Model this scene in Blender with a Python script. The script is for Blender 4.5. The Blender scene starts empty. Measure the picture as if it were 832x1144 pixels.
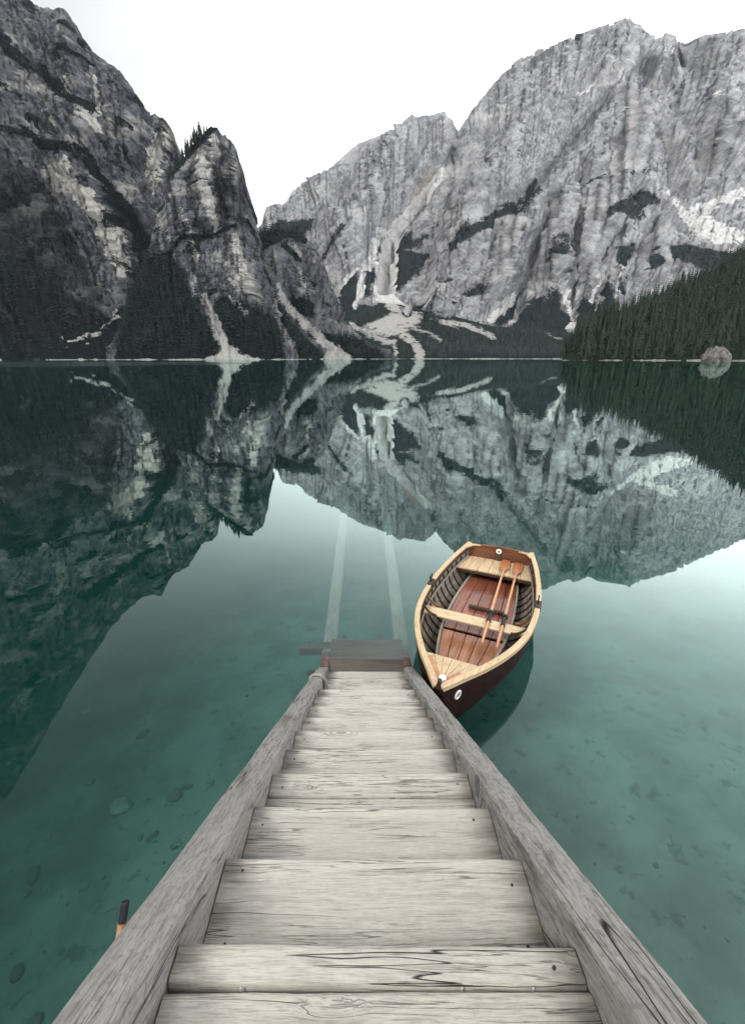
import bpy, bmesh, math, random
import numpy as np
from mathutils import Matrix, Vector
from mathutils.geometry import tessellate_polygon

rng = np.random.default_rng(7)
random.seed(7)
S = bpy.context.scene
COL = S.collection

# ------------------------------------------------------------------ camera
H, F, PX, PY = 3.46, 491.0, 406.0, 562.5          # eye height, focal length (px of the 832 wide photo), principal point
TILT = math.atan(164 / 491)
CT, ST = math.cos(TILT), math.sin(TILT)
cam = bpy.data.objects.new('camera', bpy.data.cameras.new('camera'))
COL.objects.link(cam)
cam.location = (0, 0, H)
cam.rotation_euler = (math.pi / 2 - TILT, 0, 0)
cam.data.sensor_fit = 'HORIZONTAL'
cam.data.sensor_width = 36
cam.data.lens = F / 832 * 36
cam.data.shift_x = (416 - PX) / 832
cam.data.shift_y = -(572 - PY) / 832
cam.data.clip_end = 20000
cam.data.clip_start = 0.05
S.camera = cam

def ray_te(px, py):
    dx = np.asarray(px, float) - PX; dy = PY - np.asarray(py, float)
    f = F * CT + dy * ST; z = dy * CT - F * ST
    return dx / f, z / f
def P(px, py, z):
    t, e = ray_te(px, py); Y = (z - H) / e
    return float(t * Y), float(Y)
def project(X, Y, Z):
    d = Y * CT - (Z - H) * ST; u = Y * ST + (Z - H) * CT
    return PX + F * X / d, PY - F * u / d

# ------------------------------------------------------------------ noise
_perm = rng.permutation(256); _perm = np.concatenate([_perm, _perm, _perm])
_g = rng.normal(size=(256, 3)); _g /= np.linalg.norm(_g, axis=1)[:, None]
def pnoise(p):
    p = np.asarray(p, float); sh = p.shape[:-1]; p = p.reshape(-1, 3)
    i = np.floor(p).astype(np.int64); f = p - i; i &= 255
    w = f * f * f * (f * (f * 6 - 15) + 10)
    out = np.zeros(len(p))
    for a in (0, 1):
        for b in (0, 1):
            for c in (0, 1):
                h = _perm[_perm[_perm[i[:, 0] + a] + i[:, 1] + b] + i[:, 2] + c]
                d = ((f - (a, b, c)) * _g[h]).sum(1)
                out += d * (w[:, 0] if a else 1 - w[:, 0]) * (w[:, 1] if b else 1 - w[:, 1]) * (w[:, 2] if c else 1 - w[:, 2])
    return out.reshape(sh) * 1.6
def fbm(p, octv=5, lac=2.03, gain=0.5, ridged=False):
    p = np.asarray(p, float); s = 0; a = 1; tot = 0
    for k in range(octv):
        n = pnoise(p + 17.3 * k)
        s = s + a * ((1 - 2 * np.abs(n)) if ridged else n); tot += a
        p = p * lac; a *= gain
    return s / tot
def sstep(a, b, x):
    t = np.clip((x - a) / (b - a), 0, 1); return t * t * (3 - 2 * t)
def st(*a): return np.stack(a, -1)

# ------------------------------------------------------------------ object helpers
def tag(o, label=None, cat=None, group=None, kind=None):
    if label: o['label'] = label
    if cat: o['category'] = cat
    if group: o['group'] = group
    if kind: o['kind'] = kind
    return o
def empty(name, M):
    o = bpy.data.objects.new(name, None); COL.objects.link(o)
    o.empty_display_size = 0.2
    o.matrix_basis = M; return o
def wmat(o):
    return wmat(o.parent) @ o.matrix_basis if o.parent else o.matrix_basis.copy()
def link(name, me, mat, parent=None, Mw=None):
    """link a mesh as one object; Mw = its world matrix (default: identity, or the parent's own frame)"""
    o = bpy.data.objects.new(name, me); COL.objects.link(o)
    for m in (mat if isinstance(mat, (list, tuple)) else [mat]):
        if m: me.materials.append(m)
    if parent: o.parent = parent
    if Mw is not None:
        o.matrix_basis = (wmat(parent).inverted() @ Mw) if parent else Mw
    return o
def mesh_np(name, V, Fq, smooth=True, mats=None):
    """mesh from numpy: V (n,3), Fq list of (m,k) index arrays"""
    me = bpy.data.meshes.new(name)
    V = np.asarray(V, np.float32)
    if not isinstance(Fq, list): Fq = [Fq]
    Fq = [np.asarray(f, np.int32) for f in Fq if len(f)]
    nl = sum(f.size for f in Fq); npoly = sum(len(f) for f in Fq)
    me.vertices.add(len(V)); me.vertices.foreach_set('co', V.ravel())
    me.loops.add(nl); me.loops.foreach_set('vertex_index', np.concatenate([f.ravel() for f in Fq]))
    me.polygons.add(npoly)
    tot = np.concatenate([np.full(len(f), f.shape[1]) for f in Fq]); start = np.concatenate([[0], np.cumsum(tot)[:-1]])
    me.polygons.foreach_set('loop_start', start.astype(np.int32))
    me.polygons.foreach_set('loop_total', tot.astype(np.int32))
    if mats is not None: me.polygons.foreach_set('material_index', np.asarray(mats, np.int32))
    me.polygons.foreach_set('use_smooth', np.full(npoly, smooth))
    me.update(calc_edges=True); me.validate()
    return me
def mesh_py(name, V, Fc, smooth=False):
    me = bpy.data.meshes.new(name); me.from_pydata([tuple(map(float, v)) for v in V], [], [tuple(f) for f in Fc])
    me.polygons.foreach_set('use_smooth', [smooth] * len(me.polygons)); me.update(); return me
def grid_faces(nr, nc, flip=False):
    r, c = np.meshgrid(np.arange(nr - 1), np.arange(nc - 1), indexing='ij'); a = (r * nc + c).ravel()
    q = st(a, a + 1, a + nc + 1, a + nc); return q[:, ::-1] if flip else q
class MB:
    """collects shapes of ONE part"""
    def __init__(s): s.V = []; s.F = []
    def add(s, V, Fc):
        b = len(s.V); s.V += [tuple(map(float, v)) for v in V]; s.F += [tuple(i + b for i in f) for f in Fc]; return s
    def sweep(s, rings, closed=True, caps=True):
        """rings: list of lists of points"""
        n = len(rings[0]); V = [p for r in rings for p in r]; Fc = []
        for k in range(len(rings) - 1):
            for i in range(n if closed else n - 1):
                j = (i + 1) % n
                Fc.append((k * n + i, k * n + j, (k + 1) * n + j, (k + 1) * n + i))
        if caps and closed:
            Fc.append(tuple(range(n))[::-1]); Fc.append(tuple((len(rings) - 1) * n + i for i in range(n)))
        return s.add(V, Fc)
    def box(s, lo, hi):
        (a, b, c), (d, e, f) = lo, hi
        V = [(a, b, c), (d, b, c), (d, e, c), (a, e, c), (a, b, f), (d, b, f), (d, e, f), (a, e, f)]
        return s.add(V, [(3, 2, 1, 0), (4, 5, 6, 7), (0, 1, 5, 4), (1, 2, 6, 5), (2, 3, 7, 6), (3, 0, 4, 7)])
    def tube(s, pts, rad, n=10, closed=False):
        pts = [Vector(p) for p in pts]; rings = []
        rads = rad if isinstance(rad, (list, tuple)) else [rad] * len(pts)
        up = Vector((0.13, 0.21, 0.97))
        for i, p in enumerate(pts):
            a = pts[max(i - 1, 0)] if not closed else pts[i - 1]
            b = pts[min(i + 1, len(pts) - 1)] if not closed else pts[(i + 1) % len(pts)]
            t = (b - a).normalized(); u = up.cross(t)
            if u.length < .05: u = Vector((1, 0, 0)).cross(t)
            u.normalize(); v = t.cross(u)
            rings.append([p + rads[i] * (math.cos(k * 2 * math.pi / n) * u + math.sin(k * 2 * math.pi / n) * v) for k in range(n)])
        if closed: rings.append(rings[0])
        return s.sweep(rings, caps=not closed)
    def build(s, name, mat, parent=None, Mw=None, smooth=False, bevel=0, seg=2):
        me = mesh_py(name, s.V, s.F, smooth)
        bm = bmesh.new(); bm.from_mesh(me); bmesh.ops.recalc_face_normals(bm, faces=bm.faces); bm.to_mesh(me); bm.free()
        o = link(name, me, mat, parent, Mw)
        if bevel:
            m = o.modifiers.new('bevel', 'BEVEL'); m.width = bevel; m.segments = seg; m.limit_method = 'ANGLE'; m.angle_limit = math.radians(40)
        if smooth or bevel:
            me.polygons.foreach_set('use_smooth', [True] * len(me.polygons))
            try: me.set_sharp_from_angle(angle=math.radians(45))
            except Exception: pass
        return o

# ------------------------------------------------------------------ node helpers
class NT:
    def __init__(s, mat):
        s.nt = mat.node_tree; s.nt.nodes.clear()
    def n(s, typ, **kw):
        nd = s.nt.nodes.new(typ)
        for k, v in kw.items():
            if k.startswith('_'): setattr(nd, k[1:], v)
            else:
                key = int(k[1:]) if k[0] == 'i' and k[1:].isdigit() else k.replace('__', ' ')
                s.set(nd.inputs[key], v)
        return nd
    def set(s, inp, v):
        if hasattr(v, 'is_output') or isinstance(v, bpy.types.NodeSocket): s.nt.links.new(v, inp)
        elif isinstance(v, bpy.types.Node): s.nt.links.new(v.outputs[0], inp)
        else: inp.default_value = v
    def math(s, op, a, b=None, c=None, clamp=False):
        nd = s.nt.nodes.new('ShaderNodeMath'); nd.operation = op; nd.use_clamp = clamp
        for i, v in enumerate((a, b, c)):
            if v is not None: s.set(nd.inputs[i], v)
        return nd.outputs[0]
    def mix(s, fac, a, b, blend='MIX'):
        nd = s.nt.nodes.new('ShaderNodeMix'); nd.data_type = 'RGBA'; nd.blend_type = blend; nd.clamp_factor = True
        s.set(nd.inputs[0], fac)
        for i, v in ((6, a), (7, b)):
            if isinstance(v, tuple) and len(v) == 3: v = v + (1,)
            s.set(nd.inputs[i], v)
        return nd.outputs[2]
    def ramp(s, fac, lo, hi, a=0.0, b=1.0, smooth=True):
        nd = s.nt.nodes.new('ShaderNodeMapRange'); nd.interpolation_type = 'SMOOTHSTEP' if smooth else 'LINEAR'; nd.clamp = True
        s.set(nd.inputs[0], fac); nd.inputs[1].default_value = lo; nd.inputs[2].default_value = hi
        nd.inputs[3].default_value = a; nd.inputs[4].default_value = b
        return nd.outputs[0]
    def noise(s, vec, scale, detail=4, rough=.55, dist=0, out=0):
        nd = s.nt.nodes.new('ShaderNodeTexNoise'); s.set(nd.inputs['Vector'], vec)
        nd.inputs['Scale'].default_value = scale; nd.inputs['Detail'].default_value = detail
        nd.inputs['Roughness'].default_value = rough; nd.inputs['Distortion'].default_value = dist
        return nd.outputs[out]
    def mapping(s, vec, scale=(1, 1, 1), loc=(0, 0, 0), rot=(0, 0, 0)):
        nd = s.nt.nodes.new('ShaderNodeMapping'); s.set(nd.inputs[0], vec)
        nd.inputs['Scale'].default_value = scale; nd.inputs['Location'].default_value = loc; nd.inputs['Rotation'].default_value = rot
        return nd.outputs[0]
    def bump(s, height, strength=1, dist=1, normal=None):
        nd = s.nt.nodes.new('ShaderNodeBump'); s.set(nd.inputs['Height'], height)
        nd.inputs['Strength'].default_value = strength; nd.inputs['Distance'].default_value = dist
        if normal is not None: s.set(nd.inputs['Normal'], normal)
        return nd.outputs[0]
    def principled(s, color, rough=.8, normal=None, spec=.3, **kw):
        b = s.nt.nodes.new('ShaderNodeBsdfPrincipled')
        if isinstance(color, tuple) and len(color) == 3: color = color + (1,)
        s.set(b.inputs['Base Color'], color); s.set(b.inputs['Roughness'], rough)
        b.inputs['Specular IOR Level'].default_value = spec
        if normal is not None: s.set(b.inputs['Normal'], normal)
        for k, v in kw.items(): s.set(b.inputs[k.replace('_', ' ')], v)
        return b
    def out(s, surf=None, vol=None):
        o = s.nt.nodes.new('ShaderNodeOutputMaterial')
        if surf is not None: s.set(o.inputs['Surface'], surf)
        if vol is not None: s.set(o.inputs['Volume'], vol)
def new_mat(name):
    m = bpy.data.materials.new(name); m.use_nodes = True; return m, NT(m)
def plain(name, col, rough=.6, spec=.3, metal=0, var=.25, scale=8, bump=0.0):
    m, t = new_mat(name)
    co = t.n('ShaderNodeTexCoord').outputs['Object']
    n = t.noise(co, scale, 5, .6)
    c = t.mix(t.ramp(n, .3, .7), tuple(x * (1 - var) for x in col), tuple(min(1, x * (1 + var)) for x in col))
    nb = t.bump(n, .5, bump) if bump else None
    t.out(t.principled(c, rough, nb, spec, Metallic=metal)); return m

# weathered grey timber (grain along local x)
def weathered(name, light, dark, crack=.5, ends=0.0, half=1, grain=1.0, knots=True, wet=0, soft=.3):
    m, t = new_mat(name)
    co = t.n('ShaderNodeTexCoord').outputs['Object']
    rnd = t.n('ShaderNodeObjectInfo').outputs['Random']
    off = t.n('ShaderNodeCombineXYZ', X=t.math('MULTIPLY', rnd, 37.), Y=t.math('MULTIPLY', rnd, 11.), Z=t.math('MULTIPLY', rnd, 23.))
    v = t.n('ShaderNodeVectorMath', _operation='ADD', i0=co, i1=off.outputs[0]).outputs[0]
    warp = t.noise(t.mapping(v, (1.6, 5, 5)), 1, 2, .5)
    # knots pull the grain round them
    vk = t.mapping(v, (2.1, 6.5, 1.2))
    vo = t.n('ShaderNodeTexVoronoi', Vector=vk, Scale=1., Randomness=.9)
    kd = vo.outputs['Distance']
    gate = t.n('ShaderNodeSeparateColor', Color=vo.outputs['Color']).outputs[0]
    kn = t.math('MULTIPLY', t.ramp(kd, .0, .30, 1, 0), t.ramp(gate, .60, .62)) if knots else 0.0
    wy = t.math('MULTIPLY', t.math('SUBTRACT', warp, .5), .035)
    if knots: wy = t.math('ADD', wy, t.math('MULTIPLY', kn, .07))
    vv = t.n('ShaderNodeVectorMath', _operation='ADD', i0=v, i1=t.n('ShaderNodeCombineXYZ', Y=wy, Z=wy).outputs[0]).outputs[0]
    g1 = t.noise(t.mapping(vv, (7, 130 * grain, 130 * grain)), 1, 5, .7)
    g2 = t.noise(t.mapping(vv, (2.2, 26 * grain, 26 * grain)), 1, 5, .65)
    g3 = t.noise(t.mapping(vv, (24, 420 * grain, 420 * grain)), 1, 3, .6)
    g4 = t.noise(t.mapping(v, (60, 90, 90)), 1, 4, .7)
    blot = t.noise(t.mapping(v, (2.5, 4, 4)), 1, 5, .6)
    cr = t.noise(t.mapping(vv, (.7, 27 * grain, 27 * grain), (3.3, 1.7, 9.1)), 1, 2, .45)
    cg = t.ramp(t.noise(t.mapping(v, (1.3, 4, 4), (5, 2, 8)), 1, 2), .50, .62)
    ck = t.math('MULTIPLY', t.ramp(t.math('ABSOLUTE', t.math('SUBTRACT', cr, .5)), .0, .007, 1, 0), cg)
    hr = t.noise(t.mapping(vv, (1.8, 72 * grain, 72 * grain), (1.3, 6.1, 2.2)), 1, 3, .5)
    hg = t.ramp(t.noise(t.mapping(v, (2.2, 7, 7), (9, 1, 4)), 1, 3), .44, .60)
    hl = t.math('MULTIPLY', t.ramp(t.math('ABSOLUTE', t.math('SUBTRACT', hr, .5)), .0, .016, 1, 0), hg)
    c = t.mix(t.ramp(g1, .20, .55), dark, light)
    c = t.mix(t.math('MULTIPLY', t.ramp(g4, .50, .32), soft), c, tuple(x * .8 for x in dark))
    c = t.mix(t.math('MULTIPLY', t.ramp(g2, .47, .28), .3 + soft), c, dark)
    c = t.mix(t.math('MULTIPLY', t.ramp(g3, .55, .35), .35), c, tuple(x * .6 for x in dark))
    c = t.mix(t.math('MULTIPLY', t.ramp(blot, .42, .68), .35), c, tuple(x * .72 for x in light))
    c = t.mix(t.ramp(rnd, 0, 1, .0, .30), c, tuple(x * .72 for x in light))
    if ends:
        # worn pale nosing, tread back darkened by grime and painted shade between steps
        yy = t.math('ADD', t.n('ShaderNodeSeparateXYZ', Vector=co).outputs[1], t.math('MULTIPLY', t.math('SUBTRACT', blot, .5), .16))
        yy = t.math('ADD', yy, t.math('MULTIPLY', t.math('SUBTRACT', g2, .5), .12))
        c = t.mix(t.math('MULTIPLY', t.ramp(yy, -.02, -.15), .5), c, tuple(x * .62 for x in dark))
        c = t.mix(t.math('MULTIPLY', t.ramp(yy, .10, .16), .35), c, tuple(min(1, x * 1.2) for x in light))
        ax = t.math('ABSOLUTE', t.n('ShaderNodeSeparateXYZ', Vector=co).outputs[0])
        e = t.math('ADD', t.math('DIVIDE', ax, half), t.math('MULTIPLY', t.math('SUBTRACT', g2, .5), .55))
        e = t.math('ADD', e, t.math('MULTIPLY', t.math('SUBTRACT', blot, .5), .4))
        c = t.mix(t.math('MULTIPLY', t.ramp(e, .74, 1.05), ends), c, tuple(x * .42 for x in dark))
    if knots:
        rg = t.math('MULTIPLY', t.ramp(t.math('SINE', t.math('MULTIPLY', kd, 95.)), .2, .9), t.math('MULTIPLY', t.ramp(kd, .16, .30, 1, 0), t.ramp(gate, .60, .62)))
        c = t.mix(t.math('MULTIPLY', rg, .45), c, tuple(x * .6 for x in dark))
        kcore = t.math('MULTIPLY', t.ramp(kd, .05, .12, 1, 0), t.ramp(gate, .60, .62))
        c = t.mix(t.math('MULTIPLY', kcore, .55), c, tuple(x * .5 for x in dark))
    c = t.mix(t.math('MULTIPLY', hl, .35 + soft), c, tuple(x * .35 for x in dark))
    c = t.mix(t.math('MULTIPLY', ck, crack), c, (.018, .016, .015))
    h = t.math('ADD', t.math('MULTIPLY', g1, .5), t.math('MULTIPLY', g2, .7))
    h = t.math('ADD', h, t.math('MULTIPLY', g3, .2))
    h = t.math('SUBTRACT', h, t.math('MULTIPLY', ck, 1.6 * crack)); h = t.math('SUBTRACT', h, t.math('MULTIPLY', hl, .8))
    nb = t.bump(h, .9, .007)
    t.out(t.principled(c, .5 if wet else .85, nb, .25 if wet else .15)); return m

def varnished(name, light, dark, axis=0, rough=.3, spec=.4, grain=1.0, coat=0.0):
    m, t = new_mat(name)
    co = t.n('ShaderNodeTexCoord').outputs['Object']
    sc = [30 * grain] * 3; sc[axis] = 1.6
    sc2 = [7 * grain] * 3; sc2[axis] = .8
    g1 = t.noise(t.mapping(co, tuple(sc)), 1, 4, .6); g2 = t.noise(t.mapping(co, tuple(sc2)), 1, 3, .6)
    wear = t.noise(co, 5, 6, .7); scuff = t.noise(t.mapping(co, (1, 1, 1), (3, 5, 7)), 22, 5, .7)
    c = t.mix(t.ramp(g1, .3, .72), dark, light)
    c = t.mix(t.math('MULTIPLY', t.ramp(g2, .35, .65), .45), c, dark)
    c = t.mix(t.math('MULTIPLY', t.ramp(wear, .52, .75), .4), c, tuple(x * .55 for x in dark))
    c = t.mix(t.math('MULTIPLY', t.ramp(scuff, .54, .66), .55), c, tuple(x * .5 for x in dark)); c = t.mix(t.math('MULTIPLY', t.ramp(scuff, .42, .30), .3), c, tuple(min(1, x * 1.25 + .03) for x in light))
    r = t.ramp(wear, .3, .7, rough * .8, min(1, rough * 1.5))
    t.out(t.principled(c, r, t.bump(g1, .4, .002), spec, Coat_Weight=coat, Coat_Roughness=.12)); return m

# ------------------------------------------------------------------ world: overcast daylight
SUN_EL, SUN_AZ = math.radians(46), math.radians(-128)        # behind the viewer to the left (azimuth from +Y, clockwise)
w = bpy.data.worlds.new('World'); S.world = w; w.use_nodes = True
t = NT(w)
tc = t.n('ShaderNodeTexCoord').outputs['Generated']
sky = t.n('ShaderNodeTexSky', _sky_type='NISHITA'); sky.sun_disc = False
sky.sun_elevation = SUN_EL; sky.sun_rotation = SUN_AZ; sky.air_density = 1.0; sky.dust_density = 3.0
cl = t.noise(t.mapping(tc, (1, 1, 2.4)), 1.7, 6, .55, .3)
sep = t.n('ShaderNodeSeparateXYZ', Vector=tc)
cloud = t.mix(t.ramp(cl, .36, .62), (.84, .87, .91), (1.0, 1.0, 1.0))
elev = t.ramp(sep.outputs[2], .32, .80, 32., 18.)
side = t.math('MULTIPLY', elev, t.ramp(sep.outputs[0], -.62, .5, .24, 1.04))
side = t.math('MULTIPLY', side, t.ramp(sep.outputs[1], .05, -.5, 1.0, 1.6))
cloud = t.n('ShaderNodeVectorMath', _operation='SCALE', i0=cloud, Scale=side).outputs[0]
bg = t.n('ShaderNodeBackground', Color=t.mix(.9, sky.outputs[0], cloud), Strength=.1)
o = t.n('ShaderNodeOutputWorld', Surface=bg)
sl = bpy.data.lights.new('sun', 'SUN'); so = bpy.data.objects.new('sun', sl); COL.objects.link(so)
sl.energy = 2.6; sl.angle = math.radians(12); sl.color = (1, .97, .92)
sd = Vector((math.sin(SUN_AZ) * math.cos(SUN_EL), math.cos(SUN_AZ) * math.cos(SUN_EL), math.sin(SUN_EL)))
so.rotation_euler = sd.to_track_quat('Z', 'Y').to_euler(); so.location = (-20, -20, 40)

# ------------------------------------------------------------------ rock, scree, forest floor
def rock_mat(name, base, dark, pale, veg, scree, scale=1.0, tilt=.5, warm=None, gb=.72):
    warm = warm or pale

    """R of 'paint' = plant cover, G = scree or snow, B = dark rock bands and painted gully shade, A = warm pale rock"""
    m, t = new_mat(name)
    co = t.n('ShaderNodeTexCoord').outputs['Object']
    at = t.n('ShaderNodeAttribute', _attribute_name='paint')
    sp = t.n('ShaderNodeSeparateColor', Color=at.outputs['Color'])
    R, G, B, A = sp.outputs[0], sp.outputs[1], sp.outputs[2], at.outputs['Alpha']
    k = scale
    n1 = t.noise(co, .012 * k, 8, .62); n2 = t.noise(co, .06 * k, 6, .65)
    vs = t.mapping(t.mapping(co, rot=(0, -tilt, 0)), (.095 * k, .05 * k, .034 * k))
    n3 = t.noise(vs, 1, 8, .74, .3)
    n4 = t.noise(t.mapping(t.mapping(co, rot=(0, -tilt - 1.35, 0)), (.13 * k, .03 * k, .018 * k)), 1, 6, .62, .5)
    nf = t.noise(co, .35 * k, 5, .75)
    c = t.mix(t.ramp(n3, .36, .62), dark, base)
    c = t.mix(t.math('MULTIPLY', t.ramp(n4, .5, .36), .5), c, dark)
    c = t.mix(t.math('MULTIPLY', t.ramp(n1, .5, .68), .6), c, pale)
    c = t.mix(t.math('MULTIPLY', t.ramp(n2, .42, .28), .7), c, tuple(x * .55 for x in dark))
    c = t.mix(t.math('MULTIPLY', t.ramp(nf, .48, .30), .6), c, tuple(x * .6 for x in dark))
    def edge(x, wgt=.9):
        y = t.math('ADD', x, t.math('MULTIPLY', t.math('SUBTRACT', t.math('ADD', t.math('MULTIPLY', nf, .5), t.math('MULTIPLY', n3, .5)), .5), wgt * 2.2))
        return t.ramp(y, .44, .56)
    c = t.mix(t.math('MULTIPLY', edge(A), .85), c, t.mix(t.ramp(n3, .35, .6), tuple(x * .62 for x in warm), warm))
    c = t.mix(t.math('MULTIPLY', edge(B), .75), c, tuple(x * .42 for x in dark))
    vg = edge(R, 1.25)
    c = t.mix(vg, c, t.mix(t.ramp(nf, .3, .7), tuple(x * .5 for x in veg), veg))
    G = t.math('MULTIPLY', G, t.ramp(n2, .34, .54, gb, 1.15))
    c = t.mix(edge(G, .75), c, t.mix(t.ramp(nf, .3, .6), tuple(x * .72 for x in scree), scree))
    h = t.math('ADD', t.math('MULTIPLY', n3, .9), t.math('MULTIPLY', nf, .35))
    h = t.math('ADD', h, t.math('MULTIPLY', n4, .7))
    h = t.math('ADD', h, t.math('MULTIPLY', vg, .25))
    t.out(t.principled(c, .95, t.bump(h, 1., 14. / k), .1)); return m
M_ROCK_FAR = rock_mat('pale_limestone', (.455, .455, .46), (.21, .21, .225), (.61, .605, .59), (.026, .037, .042), (.76, .75, .73), .55, .92, (.50, .40, .35))  # plant colour lightened and blued, distance haze put into it
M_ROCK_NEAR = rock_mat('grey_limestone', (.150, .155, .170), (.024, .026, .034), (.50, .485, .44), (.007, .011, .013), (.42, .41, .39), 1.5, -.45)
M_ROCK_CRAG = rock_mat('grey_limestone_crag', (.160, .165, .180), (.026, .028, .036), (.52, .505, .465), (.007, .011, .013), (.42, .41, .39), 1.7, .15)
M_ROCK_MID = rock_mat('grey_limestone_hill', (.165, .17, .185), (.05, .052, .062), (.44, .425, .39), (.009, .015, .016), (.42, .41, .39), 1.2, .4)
M_FAN = rock_mat('scree_fan', (.13, .14, .13), (.06, .07, .065), (.30, .29, .27), (.012, .019, .018), (.43, .42, .40), 1.1, .2, None, .30)
M_HILL = rock_mat('forest_floor', (.05, .055, .04), (.025, .03, .022), (.10, .10, .08), (.02, .03, .02), (.42, .40, .37), 1.5, .2)

# painting helpers in (px, py) of the surface point seen from the stairs; the result is stored on the mesh
def line(px, py, pts, w, w2=None):
    pts = np.array(pts, float); best = np.full(px.shape, -9.)
    n = len(pts) - 1; w2 = w if w2 is None else w2
    for i in range(n):
        a, b = pts[i], pts[i + 1]; d = b - a; L = (d * d).sum()
        tt = np.clip(((px - a[0]) * d[0] + (py - a[1]) * d[1]) / L, 0, 1)
        ds = np.hypot(px - a[0] - tt * d[0], py - a[1] - tt * d[1])
        ww = (w + (w2 - w) * (i + tt) / n) * .5
        best = np.maximum(best, (ww - ds) / 3.2)
    return np.clip(best * .5 + .5, 0, 1)
def poly(px, py, pts, soft=4.5):
    pts = np.array(pts, float); ins = np.zeros(px.shape, bool); dist = np.full(px.shape, 1e9); n = len(pts)
    for i in range(n):
        a, b = pts[i], pts[(i + 1) % n]; d = b - a; L = max((d * d).sum(), 1e-9)
        c = ((a[1] > py) != (b[1] > py)) & (px < (b[0] - a[0]) * (py - a[1]) / (b[1] - a[1] + 1e-12) + a[0]); ins ^= c
        tt = np.clip(((px - a[0]) * d[0] + (py - a[1]) * d[1]) / L, 0, 1)
        dist = np.minimum(dist, np.hypot(px - a[0] - tt * d[0], py - a[1] - tt * d[1]))
    return np.clip(np.where(ins, dist, -dist) / soft * .5 + .5, 0, 1)
def mx(*a):
    r = a[0]
    for b in a[1:]: r = np.maximum(r, b)
    return r

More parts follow.
